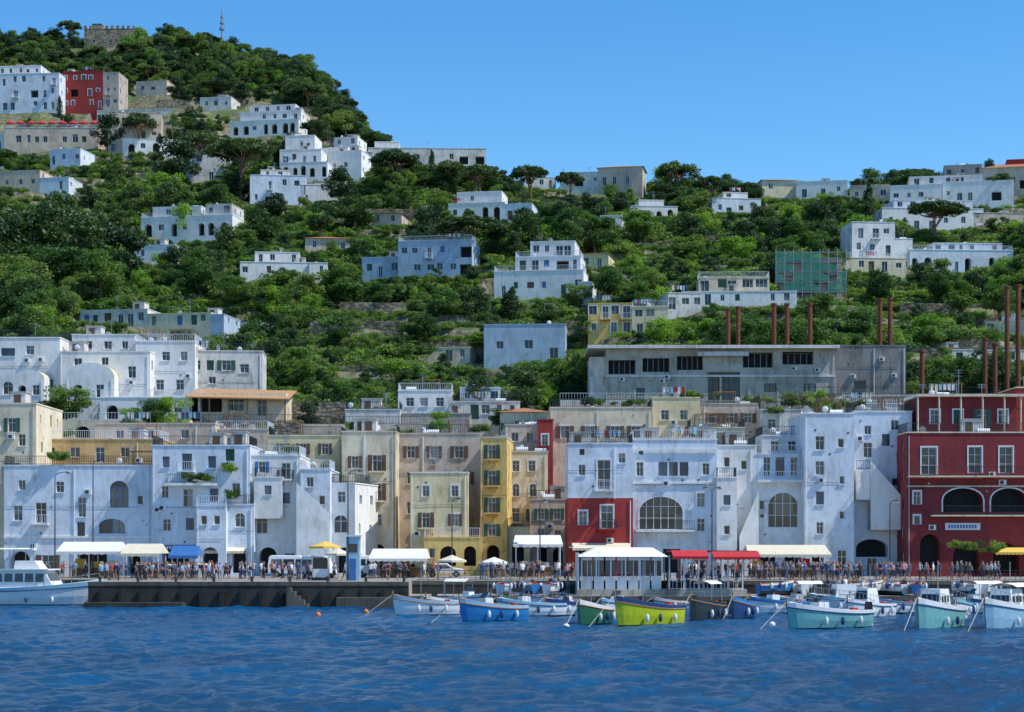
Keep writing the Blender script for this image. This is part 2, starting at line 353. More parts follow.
class B:
    def __init__(s,name,Y=None,at=None,lod=1,yaw=0):
        s.name=name; s.mb=MB(); s.Y=Y if Y else hit(*at); s.lod=lod; s.yaw=math.radians(yaw); s.X0=None
        s.rr=random.Random(name+str(s.Y))
    def block(s,px0,px1,top,base,mat,feats=(),dy=0,depth=9,auto=None,yaw=0,cap=True,roof='flat',rail=None,cl=True,side=True,zlo=-5,capm=None):
        mb=s.mb; Y=s.Y+dy; sc=F/Y
        W=(px1-px0)/sc; H=(base-top)/sc; ox=wx(px0,Y)
        if s.X0 is None: s.X0=ox
        if s.yaw:
            yaw=s.yaw; W/=math.cos(yaw); k=Fr((s.X0,s.Y,0),yaw).p((ox-s.X0)/math.cos(yaw),dy,wz(base,Y)); fr=Fr(k,yaw)
        else: yaw=math.radians(yaw); fr=Fr((ox,Y,wz(base,Y)),yaw)
        ops=[]
        for f in feats:
            k,cx,cy,w,h=f[:5]; o=f[5] if len(f)>5 else ''
            cx=(cx-px0)/sc; cz=(base-cy)/sc; w/=sc;h/=sc
            ops.append((cx-w/2,cx+w/2,cz-h/2,cz+h/2,k,o))
        arc=s.rr.random()<.55
        def autow(WW,a):
            cols,rows,ww,hh,opt=a; r=[]
            fh=H/rows
            for j in range(rows):
                for i in range(cols):
                    if s.rr.random()<.15: continue
                    cx=WW*(i+.5+s.rr.uniform(-.17,.17))/cols; k='w'; h2=hh*s.rr.uniform(.75,1.1); w2=ww*s.rr.uniform(.65,1.3)
                    q=s.rr.random(); o=opt.replace('a','')
                    if 'a' in opt and j==0 and arc and s.rr.random()<.75:
                        k='o'; w2=min(WW/cols*.6,2.3)*s.rr.uniform(.7,1); h2=fh*s.rr.uniform(.62,.78); z0=.1; o='a'
                    elif q<.3 and 'x' not in opt: h2=min(fh*.8,2.2); z0=j*fh+.12; k='d'
                    elif q<.38 and 'x' not in opt and fh>2.6: k='o'; w2=2.4; h2=min(fh*.7,2.2); z0=j*fh+.1; o=''
                    else: z0=j*fh+fh*.35
                    if k!='o' and s.rr.random()<.2: k='s'; o=o+s.rr.choice('GGNU')
                    elif k=='d' and j>0 and s.rr.random()<.6: o=o+'BW'
                    r.append((cx-w2/2,cx+w2/2,z0,z0+min(h2,fh*.8),k,o))
            return r
        if auto: ops+=autow(W,auto)
        wall(mb,fr,W,H,ops,mat,zlo,s.lod)
        if s.lod<2 and W>3 and H>5: wallbits(mb,fr,W,H,s.rr,ops)
        so=[]
        if side:
            so=autow(depth,(max(1,int(depth/4)),max(1,round(H/3.2)),.9,1.3,'x'))
        fR=Fr(fr.p(W,0,0),yaw+math.pi/2); wall(mb,fR,depth,H,so,mat,zlo,2)
        fL=Fr(fr.p(0,depth,0),yaw-math.pi/2); wall(mb,fL,depth,H,[o for o in so],mat,zlo,2)
        fB=Fr(fr.p(W,depth,0),yaw+math.pi); wall(mb,fB,W,H,[],mat,zlo,2)
        P=fr.p; cm=capm or mat
        if roof=='flat':
            rz=H-.45
            mb.quad('roof','roofgrey',[P(.01,.01,rz),P(W-.01,.01,rz),P(W-.01,depth-.01,rz),P(.01,depth-.01,rz)])
            if cap:
                e=.07
                mb.box('parapet',cm,fr,-e,W+e,-e,.25,H,H+.14); mb.box('parapet',cm,fr,-e,W+e,depth-.25,depth+e,H,H+.14)
                mb.box('parapet',cm,fr,-e,.25,.25,depth-.25,H,H+.14); mb.box('parapet',cm,fr,W-.25,W+e,.25,depth-.25,H,H+.14)
        elif roof=='vault':
            n=10; hv=min(W*.28,2.2)
            for i in range(n):
                a=math.pi*i/n;b=math.pi*(i+1)/n
                xa,za=W/2-W/2*math.cos(a),H+hv*math.sin(a); xb,zb=W/2-W/2*math.cos(b),H+hv*math.sin(b)
                mb.quad('roof',cm,[P(xa,0,za),P(xb,0,zb),P(xb,depth,zb),P(xa,depth,za)])
                mb.quad('walls',mat,[P(xa,0,H),P(xb,0,H),P(xb,0,zb),P(xa,0,za)])
        elif roof=='tile':
            e=.4; rh=W*.07+.4
            a=[P(-e,-e,H),P(W+e,-e,H),P(W+e,depth+e,H),P(-e,depth+e,H)]; r0=P(min(W/2,depth/2),depth/2,H+rh); r1=P(max(W/2,W-depth/2),depth/2,H+rh)
            mb.faces('roof','terracotta',a+[r0,r1],[(0,1,5,4),(1,2,5),(2,3,4,5),(3,0,4)])
            mb.quad('roof','roofgrey',[a[3],a[2],a[1],a[0]])
        if rail: railing(mb,fr,.05,W-.05,.12,H+.14,1.0,rail); siderail(mb,fr,W-.08,.15,min(depth,6),H+.14,1.0,rail); siderail(mb,fr,.08,.15,min(depth,6),H+.14,1.0,rail)
        if cl and W>3 and roof=='flat': clutter(mb,fr,W,depth,H-.45,s.rr,s.lod)
        if Y>225: 
            pts=[fr.p(x,y,0) for x in(0,W) for y in(0,depth)]; xa=min(p.x for p in pts);ya=min(p.y for p in pts)
            PADS.append((xa,ya,max(p.x for p in pts)-xa,max(p.y for p in pts)-ya,fr.O.z))
        return fr,W,H
    def done(s): return s.mb.finish(s.name)
def stairs(mb,px0,py0,px1,py1,Y,width,mat,low):
    x0,x1=wx(px0,Y),wx(px1,Y);z0,z1=wz(py0,Y),wz(py1,Y); n=max(3,int(abs(z1-z0)/.19)); fr=Fr((0,Y,0)); zl=wz(low,Y)
    for i in range(n):
        a=x0+(x1-x0)*i/n;b=x0+(x1-x0)*(i+1)/n; z=z0+(z1-z0)*(i+1)/n
        mb.box('stairs','concrete',fr,min(a,b),max(a,b),-width,-.005,zl,z)
    hh=.95; P=fr.p
    y=-width-.16
    f=[P(x0,y,zl),P(x1,y,zl),P(x1,y,z1+hh),P(x0,y,z0+hh)]; g=[P(x0,y+.14,zl),P(x1,y+.14,zl),P(x1,y+.14,z1+hh),P(x0,y+.14,z0+hh)]
    mb.faces('stair_parapet',mat,f+g,[(0,1,2,3),(7,6,5,4),(3,2,6,7),(0,3,7,4),(1,5,6,2)])
def shopaw(mb,px0,px1,py,Y,mat,out=1.6):
    fr=Fr((wx(px0,Y),Y,0)); aw(mb,fr,0,wx(px1,Y)-wx(px0,Y),wz(py,Y),out,.55,mat)
def signb(mb,px0,px1,py0,py1,Y,mat,lm='frame'):
    x0,x1=wx(px0,Y),wx(px1,Y); fr=Fr((0,Y,0)); mb.box('sign',mat,fr,x0,x1,-.14,-.06,wz(py1,Y),wz(py0,Y)); n=int((x1-x0)/.3); h=wz(py0,Y)-wz(py1,Y)
    for i in range(1,n-1): mb.box('sign_letters',lm,fr,x0+i*(x1-x0)/n,x0+(i+.65)*(x1-x0)/n,-.155,-.143,wz(py1,Y)+h*.25,wz(py1,Y)+h*.75)

# ---- front row -----------------------------------------------------------
b=B('cream_house',204)
b.block(-60,36,404,576,'cream',[('w',12,425,8,14,'G'),('w',-15,425,8,14,'G'),('w',22,440,7,12),('w',12,470,8,14,'G'),('d',-15,470,9,18,'B')],depth=12)
b.done()
b=B('pale_house',200)
fr,W,H=b.block(4,152,466,576,'bluewhite',[('d',41,513,11,21,'BWb'),('w',18,513,9,15,'b'),('w',82,507,8,20,'b'),('w',119,494,19,27,'ab'),('w',112,526,26,15,'ab'),('w',60,487,8,11),('d',81,530,8,16,'b'),('w',140,500,6,9),('w',22,485,7,10),('o',20,563,20,24,'a'),('d',48,565,12,20,'N'),('o',92,563,30,22,''),('o',135,563,14,24,'a')],depth=10,rail='rail')
b.mb.box('cornice','white',fr,0,W,-.14,-.003,(576-538)/9,(576-536)/9)
b.done()
b=B('terrace_wall_house',211)
b.block(28,160,440,500,'ochre',[('w',50,452,10,10),('w',75,452,10,10),('d',100,455,9,16),('w',125,452,9,10)],depth=10,rail='whiterail')
b.block(95,215,424,500,'pinkcream',[('w',120,434,8,9),('w',150,434,8,9),('w',185,434,8,9)],dy=9,depth=9)
b.done()
b=B('white_blue_house',198)
b.block(152,250,446,576,'bluewhite',[('w',166,462,7,11,'b'),('d',187,462,10,17,'BWb'),('w',212,462,8,12,'b'),('s',230,455,9,12,'G'),('w',165,492,7,12,'b'),('d',188,498,10,18,'b'),('w',214,495,8,13,'b'),('w',236,488,8,10),('w',167,525,8,12),('w',190,524,8,12,'b'),('o',176,561,28,24,'D'),('o',205,558,18,28,'a'),('o',236,560,20,26,'a'),('w',226,526,14,16,'a')],depth=10,rail='rail')
mb=b.mb; f=Fr((wx(168,198),198,0))
mb.box('terrace','white',f,0,5.6,-1.6,-.005,wz(486,198),wz(483.5,198)); railing(mb,f,0,5.6,-1.55,wz(483.5,198))
signb(mb,158,196,545,550,198,'b_navy'); shopaw(mb,198,246,546,198,'aw_cream')
b.block(196,226,506,576,'bluewhite',[('w',204,520,6,9),('w',217,520,6,9),('o',210,560,16,26,'a')],dy=-1.9,depth=1.85,cl=False,rail='whiterail',side=False)
b.done()
b=B('white_stepped_house',199)
b.block(250,300,456,576,'white',[('w',262,467,7,11,'U'),('d',286,471,9,16,'B'),('w',262,492,7,10),('w',286,498,8,11,'b'),('w',262,525,11,17,'a'),('o',268,560,18,26,'a'),('d',290,563,10,20,'b')],depth=10,rail='whiterail')
b.block(300,330,470,576,'bluewhite',[('w',310,482,7,10),('w',322,500,6,9),('d',312,508,8,14,'B'),('o',315,558,20,27,'a')],dy=-1.2,depth=11,rail='whiterail')
b.block(330,356,484,576,'white',[('w',342,497,8,11),('w',341,524,14,18,'a'),('o',344,560,18,26,'a')],dy=.8,depth=9,yaw=-12,rail='rail')
stairs(b.mb,330,522,298,492,197.6,1.3,'white',576)
b.block(226,254,505,576,'bluewhite',[('w',240,520,10,14,'a'),('o',240,560,16,26,'a')],dy=-1.5,depth=3,rail='rail',cl=False)
b.block(254,282,478,514,'white',[('w',268,490,7,9,'b')],dy=-1.1,depth=1.05,cl=False,rail='rail',zlo=-.5,side=False)
b.done()
b=B('olive_cream_house',212)
b.block(268,342,436,560,'paleyellow',[('w',283,449,7,11,'N'),('w',303,449,7,11,'N'),('w',325,449,7,11,'N'),('w',283,470,7,11),('w',325,470,7,11)],depth=11,rail='rail')
b.block(342,396,432,572,'cream',[('d',377,463,9,16,'BN'),('w',355,462,7,12,'N'),('d',377,492,9,17,'BN'),('w',355,491,7,12,'N'),('w',356,520,7,12),('w',378,520,8,12),('o',378,556,14,24,'a'),('d',358,560,10,20,'N')],dy=-4,depth=13)
b.done()
b=B('grey_beige_house',214)
b.block(396,480,434,566,'pinkcream',[('w',411,452,8,12,'N'),('w',434,452,8,12,'N'),('w',459,452,9,12,'N'),('w',411,478,8,12),('w',434,462,5,5),('w',466,478,8,12,'N'),('w',411,508,8,12),('w',466,508,8,12)],depth=12,rail='rail')
b.done()
b=B('yellow_house',202)
b.block(410,468,473,572,'paleyellow',[('w',426,491,7,11,'t'),('w',455,491,7,11,'t'),('d',426,520,8,15,'BN'),('w',455,520,7,12,'tN')],depth=9,capm='white')
b.block(424,480,538,572,'yellow',[('o',448,556,16,20,'a'),('o',470,556,12,20,'a'),('w',432,553,6,10)],dy=-2.2,depth=2.1,rail='whiterail',cl=False)
b.done()
b=B('ochre_tower_house',206,yaw=-4)
b.block(480,507,438,572,'yellow',[('d',492,452,8,14,'BG'),('d',492,478,8,15,'BG'),('d',492,505,8,15,'BG'),('w',492,530,8,12,'G'),('o',493,556,13,22,'a')],depth=10,capm='cream')
b.done()
b=B('arcaded_house',214)
b.block(507,548,452,566,'cream',[('w',516,466,7,11,'t'),('w',532,466,7,11,'t'),('w',516,490,7,13,'at'),('w',533,490,7,13,'at'),('d',516,515,8,14,'B'),('w',533,515,7,12,'G'),('o',516,547,10,22,'a'),('o',533,547,11,22,'a')],depth=9,rail='rail')
b.block(505,543,425,470,'pinkcream',[('w',515,437,7,9),('w',530,437,7,9)],dy=12,depth=10)
b.block(538,553,420,480,'red',[('w',545,440,6,11,'t')],dy=10,depth=9,cl=False)
b.done()
b=B('low_arched_house',207)
b.block(507,530,528,572,'paleyellow',[('o',518,556,12,26,'a')],depth=6,cl=False,rail='rail')
b.block(530,572,500,572,'pinkcream',[('w',541,514,7,11,'G'),('w',557,514,7,11,'G'),('d',541,535,7,13,'B'),('w',558,535,7,10),('o',542,559,10,22),('o',558,559,10,22,'a')],dy=2,depth=6,rail='rail')
b.done()
b=B('large_cream_building',228)
b.block(550,652,408,500,'cream',[('w',565,432,9,12,'tN'),('w',590,432,9,12,'tN'),('w',615,432,9,12,'tN'),('w',636,432,9,12,'tN')],depth=14,rail='rail')
b.block(652,700,398,500,'paleyellow',[('w',665,415,8,10),('w',684,415,8,10)],dy=2,depth=12)
b.done()
b=B('red_and_white_house',196)
b.block(568,633,444,498,'bluewhite',[('d',604,475,13,30,'BWt'),('w',582,470,7,11),('w',622,458,7,10),('s',582,452,5,6,'N')],depth=11,zlo=0,rail='rail')
b.block(568,633,498,576,'red',[('d',607,517,12,23,'Bt'),('w',583,518,8,14,'t'),('o',583,560,13,24,'a'),('o',606,560,18,24,'a'),('d',625,562,8,22)],depth=11,cap=False,roof='none')
shopaw(b.mb,572,630,543,196,'aw_cream')
b.done()
b=B('white_house',197.5)
fr,W,H=b.block(633,717,440,576,'bluewhite',[('w',640,469,7,14,'t'),('w',663,469,9,14,'b'),('w',673.5,469,9,14,'b'),('w',684,469,9,14,'b'),('w',706,469,7,12),('w',661,513,44,33,'atb'),('w',701,500,8,14,'t'),('w',701,525,8,13),('w',641,452,5,6),('o',648,561,16,24),('o',672,561,18,24),('d',700,563,12,20)],depth=11,rail='whiterail',capm='white')
mb=b.mb; mb.box('terrace','white',fr,.2,W-2.6,-1.3,-.005,(576-532)/9.1,(576-530)/9.1); railing(mb,fr,.2,W-2.6,-1.25,(576-530)/9.1,1.0,'rail')
mb.box('cornice','white',fr,-.05,W+.05,-.22,-.075,H-1.2,H-1.0)
mb.box('cornice','white',fr,-.05,W+.05,-.16,-.003,(576-484)/9.1,(576-482)/9.1)
b.done()
b=B('white_stair_house',199)
b.block(717,756,446,576,'white',[('w',727,462,6,10),('w',744,465,6,9),('w',727,492,7,10),('o',738,560,14,24,'a')],depth=10,rail='rail')
b.block(717,737,478,576,'white',[('w',727,500,7,10,'b'),('w',727,530,6,9)],dy=-2.5,depth=2.4,cl=False,rail='rail')
stairs(b.mb,738,545,757,500,198.6,1.2,'white',576)
b.done()
b=B('arched_window_house',199)
b.block(756,804,455,576,'bluewhite',[('w',767,466,7,20,'b'),('w',780,466,9,20,'b'),('w',794,466,7,20,'b'),('w',783,510,30,35,'a'),('w',762,505,5,9),('o',768,560,17,24),('o',792,560,15,24)],depth=10,cl=False,rail='whiterail')
fr,W,H=b.block(762,803,436,458,'white',[('w',775,446,8,10),('w',792,446,8,10)],dy=4,depth=6,zlo=0,rail='rail')
f=Fr((wx(757,199),199,0)); b.mb.box('terrace','white',f,0,5,-1.2,-.005,wz(482.5,199),wz(480.5,199)); railing(b.mb,f,0,5,-1.15,wz(480.5,199),1,'whiterail')
b.done()
b=B('white_tower_house',197)
b.block(804,854,414,576,'bluewhite',[('w',820,443,9,14,'b'),('w',841,443,6,9),('w',820,468,9,14,'b'),('w',842,480,5,8,''),('w',820,498,8,13,'b'),('w',842,515,5,8),('w',820,528,7,12),('d',842,560,9,20),('o',818,561,12,22,'a')],depth=11,capm='white')
b.block(854,912,412,576,'bluewhite',[('d',868,450,9,15,'b'),('w',886,440,8,12,'b'),('d',900,457,7,13),('w',868,430,7,9),('w',895,425,8,10),('w',872,505,7,11),('w',890,510,6,9),('w',895,482,6,8),('o',872,548,32,18,'a'),('d',872,567,10,18,'')],dy=3,depth=9,rail='rail',capm='white')
stairs(b.mb,905,512,868,470,199.8,1.4,'white',530)
f=Fr((wx(854,200),200,0)); b.mb.box('landing','white',f,0,1.5,-1.5,-.01,wz(500,200),wz(470,200)); railing(b.mb,f,0,1.5,-1.45,wz(470,200))
b.done()
b=B('red_house',195)
fr,W,H=b.block(907,1090,433,576,'deepred',[('d',929,461,15,27,'t'),('d',975,460,13,26,'t'),('d',1006,460,13,26,'t'),('d',1050,460,13,26,'t'),
 ('w',917,498,7,13,'t'),('o',963,500,40,24,'at'),('o',1009,500,36,24,'at'),('o',1056,500,36,24,'at'),
 ('w',917,520,6,9,'t'),('o',930,553,20,38,'a'),('o',966,558,26,30,'a'),('o',1006,558,26,30,'a'),('o',1050,558,26,30,'a')],depth=12,cl=True,rail='rail',capm='cream')
mb=b.mb; sc=F/195
for z,a in((476,1.1),(515,.9)):
    zz=(576-z)/sc; mb.box('balcony','cream',fr,.0 if z==476 else 2.5,W,-a,-.055,zz-.16,zz); railing(mb,fr,.05 if z==476 else 2.5,W,-a+.06,zz,1.0,'rail')
mb.box('cornice','cream',fr,0,W,-.1,-.003,(576-486)/sc-.1,(576-486)/sc+.05)
signb(mb,945,980,523,530,195,'frame','blue')
b.block(918,1016,397,434,'deepred',[('w',935,417,9,14,'t'),('s',958,417,9,14,'Gt'),('d',982,418,9,18,'G'),('w',1003,417,9,14,'t')],dy=4,depth=7,zlo=0,capm='cream')
b.block(1016,1090,388,434,'red',[('w',1035,410,9,14,'t'),('w',1060,410,9,14,'t')],dy=4.5,depth=7,zlo=0,capm='cream')
b.mb.box('roof_slab','cream',Fr((wx(914,199),199,0)),0,12,-.9,-.08,wz(397,199),wz(394.5,199))
for xx in(.25,2.6,5.,7.4,9.8,11.6): b.mb.cyl('columns','cream',(wx(914,199)+xx,198.25,wz(433,199)),(wx(914,199)+xx,198.25,wz(397,199)),.1,n=8)
shopaw(b.mb,990,1060,547,195,'aw_yellow',2.2)
b.done()

# ---- second row ----------------------------------------------------------
b=B('white_villa_complex',246)
b.block(-60,60,338,430,'white',[('w',8,352,14,8,'b'),('w',30,350,8,9),('w',8,388,10,13,'a'),('w',32,385,9,12),('w',50,384,7,10),('w',-20,352,10,10),('w',-20,388,10,12)],depth=9,rail='rail')
b.block(60,150,352,430,'white',[('w',78,362,8,8),('w',114,386,9,12,'b'),('w',132,372,8,12),('w',105,361,7,8)],dy=-1,depth=9)
b.block(14,44,378,430,'white',[('o',22,390,8,10,'a'),('w',36,390,7,10)],dy=-4,depth=2.9,roof='vault',capm='cream')
b.block(66,114,376,430,'white',[('o',78,390,9,11,'a'),('d',100,391,8,13)],dy=-4,depth=2.9,roof='vault',capm='paleyellow')
b.block(72,135,335,360,'white',[('w',88,345,8,8),('w',108,345,8,8),('w',125,345,6,8)],dy=5,depth=8,zlo=0)
b.block(135,195,342,430,'white',[('w',148,356,8,9,'b'),('w',166,356,8,9),('w',184,356,7,9),('w',160,385,8,11),('w',180,385,8,11)],dy=2,depth=9,rail='whiterail')
b.block(180,262,351,430,'white_old',[('w',196,365,9,10),('s',210,365,7,10,'G'),('w',226,365,9,10,'G'),('w',244,368,9,9),('w',212,380,7,7)],dy=4,depth=8,rail='rail',yaw=4)
b.block(100,200,398,432,'white',[('o',112,412,12,14,'a'),('w',135,412,8,9),('w',155,412,8,9),('w',178,412,8,9)],dy=-8,depth=6,rail='whiterail',cl=False)
b.done()
b=B('wooden_veranda_house',238)
fr,W,H=b.block(192,286,393,428,'cream',[('o',210,405,24,14),('w',236,405,16,12),('d',262,408,10,16)],depth=7,roof='none',cl=False)
P=fr.p; b.mb.faces('roof','woodroof',[P(-.5,-2,H-.6),P(W+.6,-2,H-.9),P(W+.6,7,H+.9),P(-.5,7,H+1.2),P(-.5,-2,H-.75),P(W+.6,-2,H-1.05),P(W+.6,7,H+.75),P(-.5,7,H+1.05)],[(0,1,2,3),(7,6,5,4),(0,4,5,1),(1,5,6,2),(3,7,4,0)])
for i in range(6): b.mb.box('posts','wood',fr,W*i/5,W*i/5+.18,-1.7,-1.5,-.5,H-.9)
railing(b.mb,fr,0,W,-1.7,-.2,1.0,'wood'); b.mb.box('deck','wood',fr,-.3,W+.3,-2,-.01,-4,-.2)
b.done()
def rwall(px0,px1,top,base,Y,mat,name='retaining_wall',rail=None,th=.6,arches=0,yaw=0):
    b=B(name,Y,lod=2,yaw=yaw); fe=[]
    if arches:
        for i in range(arches):
            fe.append(('o',px0+(px1-px0)*(i+.5)/arches,base-(base-top)*.4,(px1-px0)/arches*.5,(base-top)*.6,'a'))
    b.block(px0,px1,top,base,mat,fe,depth=1.8 if arches else th,roof='none',cl=False,side=False,zlo=-3)
    if rail:
        sc=F/Y; fr=Fr((wx(px0,Y),Y,0)); railing(b.mb,fr,0,(px1-px0)/sc,.2,wz(top,Y),1.0,rail,sp=.4)
    b.done()
rwall(36,190,420,440,232,'cream',rail='whiterail',arches=5)
rwall(190,300,422,436,234,'stone',rail='rail')
rwall(300,420,424,438,236,'pinkcream',rail='rail')
rwall(285,345,402,432,244,'stone',rail='rail')
b=B('small_pink_house',222)
b.block(215,268,430,480,'pinkcream',[('w',230,442,8,9),('w',250,442,8,9)],depth=9,rail='whiterail'); b.done()
b=B('pink_house',240)
b.block(345,400,410,450,'white_old',auto=(4,1,.9,1.3,''),depth=8,rail='rail'); b.block(398,470,414,450,'greybeige',auto=(5,1,.9,1.3,''),dy=2,depth=8); b.done()
b=B('long_white_house',252)
b.block(398,452,391,420,'white',[('w',410,402,8,9),('w',424,402,8,9),('w',440,402,8,9)],depth=8,rail='whiterail')
b.block(452,520,402,420,'white_old',auto=(5,1,1,1.2,''),dy=-2,depth=9,rail='rail'); b.block(460,500,388,404,'bluewhite',auto=(3,1,1,1.2,''),dy=4,depth=6,zlo=0); b.done()
b=B('terracotta_roof_house',244)
b.block(500,548,412,440,'cream',auto=(4,1,.9,1.2,'G'),depth=8,roof='tile'); b.done()
b=B('balcony_house',238)
b.block(700,760,404,470,'pinkcream',[('w',712,418,8,10,'N'),('w',730,418,8,10,'N'),('w',748,418,8,10,'N')],depth=9,rail='rail')
b.block(760,812,410,470,'white_old',[('w',772,424,8,10),('w',792,424,8,10)],dy=-2,depth=9,rail='rail'); b.done()
b=B('rear_cream_house',226)
b.block(690,745,428,500,'cream',[('w',705,440,8,10),('w',728,440,8,10)],depth=8,rail='rail'); b.done()
b=B('rear_white_house',226)
b.block(842,915,404,480,'white',[('w',856,418,8,10),('w',880,418,8,10,'G')],depth=8,rail='whiterail'); b.done()
b=B('concrete_hall',256)
fe=[('o',622,367,27,14,''),('o',656,365,27,14,''),('o',690,363,26,14,''),('o',758,360,30,15,''),('o',798,357,31,15,''),('w',724,386,32,28,'D'),('w',640,392,10,8,'D'),('w',675,392,10,8,'D'),('w',770,388,12,9,'D'),('w',810,388,12,9,'D')]
fr,W,H=b.block(606,835,350,404,'concrete',fe,depth=14,cl=False)
for cx_,cy_,w_,h_ in((622,367,27,14),(656,365,27,14),(690,363,26,14),(758,360,30,15),(798,357,31,15)):
    sc=F/256
    for i in range(1,5): x=(cx_-w_/2+w_*i/5-606)/sc; b.mb.box('window_bars','hallgrey',fr,x-.05,x+.05,.5,.6,(404-cy_-h_/2)/sc,(404-cy_+h_/2)/sc)
b.mb.box('string_course','white_old',fr,-.05,W+.05,-.15,-.003,(404-377)/7.03,(404-375)/7.03)
for i in range(9): b.mb.box('pilasters','concrete',fr,W*i/8-.15 if i else 0,W*i/8+.15,-.12,-.004,-3,(404-377.3)/7.03)
b.mb.box('roof_slab','white_old',fr,-2.6,W+.5,-1.2,14,H+.15,H+.6)
b.mb.box('roof_slab','white_old',fr,W*.4,W*.62,-.8,-.08,H-.9,H-.3)
b.block(835,906,346,400,'hallgrey',[('w',860,385,12,9,'D')],dy=1,depth=9,cl=False)
b.block(590,606,358,404,'white_old',dy=1,depth=8,cl=False)
b.done()
rwall(560,700,400,412,250,'white_old',rail='whiterail')
rwall(800,1000,394,408,250,'stone',rail='rail')

# ---- hillside villas ------------------------------------------------------
YR=random.Random(21)
def villa(name,at,blocks,lod=2,yaw=None):
    if yaw is None: yaw=YR.choice([-12,-9,-6,5,8,-10])
    if blocks[0][1]-blocks[0][0]>95: yaw*=.4
    b=B(name,at=at,lod=lod,yaw=yaw)
    for bl in blocks:
        px0,px1,top,base,mat,au=bl[:6]; k=bl[6] if len(bl)>6 else {}
        k.setdefault('depth',9)
        b.block(px0,px1,top,base,mat,auto=au,**k)
    b.done(); return b
w1=lambda c,r,o='',a=1.1,h=1.4:(c,r,a,h,o)
villa('pale_blue_house',(520,362),[(484,565,325,362,'paleblue',w1(3,1))],yaw=-4)
villa('yellow_house',(620,336),[(588,632,304,336,'yellow',w1(4,2,'t')),(632,668,308,336,'paleyellow',w1(3,2),{'dy':-1,'rail':'whiterail'})],yaw=-5)
villa('white_tiered_villa',(530,298),[(494,583,272,298,'white',w1(6,1,'a'),{'rail':'whiterail'}),(513,578,258,273,'white',w1(5,1),{'dy':3,'zlo':-1,'rail':'whiterail'}),(526,570,243,259,'white',w1(4,1,'a'),{'dy':6,'zlo':-1}),(578,592,284,298,'white',None,{'dy':-1})],yaw=-8)
villa('blue_grey_villa',(420,278),[(362,402,258,278,'paleblue',w1(3,1)),(400,474,243,278,'paleblue',w1(6,2),{'dy':-2,'rail':'whiterail'})])
villa('white_villa',(280,278),[(240,312,262,278,'white',w1(6,1,'a')),(256,300,252,264,'white',w1(4,1),{'dy':3,'zlo':-1}),(308,326,262,276,'white',w1(2,1),{'dy':-1})])
villa('white_villa',(190,238),[(141,235,218,238,'white',w1(7,1,'a'),{'rail':'whiterail'}),(150,200,208,219,'white',w1(5,1),{'dy':4,'zlo':-1}),(205,232,207,219,'white_old',w1(2,1),{'dy':3,'zlo':-1})])
villa('white_villa',(290,205),[(250,305,175,205,'bluewhite',w1(4,2)),(300,346,184,203,'white',w1(4,1,'a'),{'rail':'whiterail'}),(262,290,170,178,'white',w1(2,1),{'dy':4,'zlo':-1})])
villa('white_stacked_villa',(265,134),[(230,300,122,136,'white',w1(7,1,'a')),(238,300,113,124,'white',w1(6,1),{'dy':4,'zlo':-1}),(246,292,107,115,'white',w1(4,1),{'dy':8,'zlo':-1})])
villa('white_stacked_villa',(300,178),[(280,328,163,178,'white',w1(5,1,'a')),(278,320,150,165,'white',w1(4,1,'a'),{'dy':4,'zlo':-1}),(282,312,136,152,'white',w1(3,1),{'dy':8,'zlo':-1})])
villa('long_flat_villa',(425,166),[(368,486,148,164,'white_old',w1(8,1),{'depth':8}),(330,372,152,162,'white',w1(4,1)),(375,400,142,150,'white',None,{'dy':4,'zlo':-1})])
villa('white_villa',(480,222),[(448,505,204,222,'white',w1(4,1,'a')),(455,500,193,206,'white',w1(4,1),{'dy':3,'zlo':-1}),(505,532,206,222,'bluewhite',w1(3,1))])
villa('small_white_house',(655,220),[(630,678,206,220,'white',w1(4,1,'a')),(640,665,200,208,'white',None,{'dy':3,'zlo':-1})])
villa('pale_house_on_slope',(735,216),[(712,762,198,216,'bluewhite',w1(4,1)),(725,750,192,199,'white',w1(2,1),{'dy':3,'zlo':-1})])
villa('ridge_house',(820,198),[(796,846,182,198,'white',w1(3,1),{'depth':7})])
villa('white_veranda_villa',(735,305),[(682,796,292,306,'white',w1(7,1,'a')),(698,768,278,293,'cream',w1(5,1,'',1.7,1.9),{'dy':4,'zlo':-1,'rail':'whiterail'})],yaw=-6)
villa('white_block_house',(880,272),[(852,896,222,272,'white',w1(3,3)),(896,914,238,272,'white',w1(1,2)),(838,905,258,272,'cream',w1(5,1,'a'),{'dy':-4,'rail':'whiterail'})],yaw=6)
villa('pale_blue_terrace_house',(960,272),[(910,1015,250,272,'bluewhite',w1(8,1,'a'),{'rail':'whiterail'}),(935,1005,243,252,'bluewhite',w1(6,1),{'dy':5,'zlo':-1})])
villa('white_villa',(930,230),[(882,985,208,230,'white',w1(7,1)),(895,975,200,210,'bluewhite',w1(6,1),{'dy':4,'zlo':-1}),(975,1045,212,232,'pinkcream',w1(5,1))])
villa('ridge_house',(975,204),[(890,940,186,204,'white',w1(4,1)),(940,1008,184,204,'white',w1(6,1,'a'),{'dy':1}),(905,975,178,188,'white',w1(5,1),{'dy':6,'zlo':-1})])
villa('stone_ridge_house',(960,192),[(944,980,166,192,'greybeige',w1(3,2)),(980,1050,170,192,'pinkcream',w1(6,1),{'roof':'tile'}),(1000,1050,163,172,'red',None,{'dy':4,'zlo':-1})])
villa('grand_hotel',(30,112),[(-70,62,76,112,'bluewhite',w1(13,3,'',1.2,1.7)),(-10,42,68,78,'white',w1(6,1),{'dy':5,'zlo':-1})])
villa('red_hotel',(88,110),[(62,104,72,110,'red',w1(5,3,'t')),(104,120,74,108,'greybeige',w1(2,3)),(100,182,112,124,'white_old',w1(6,1),{'dy':-6})])
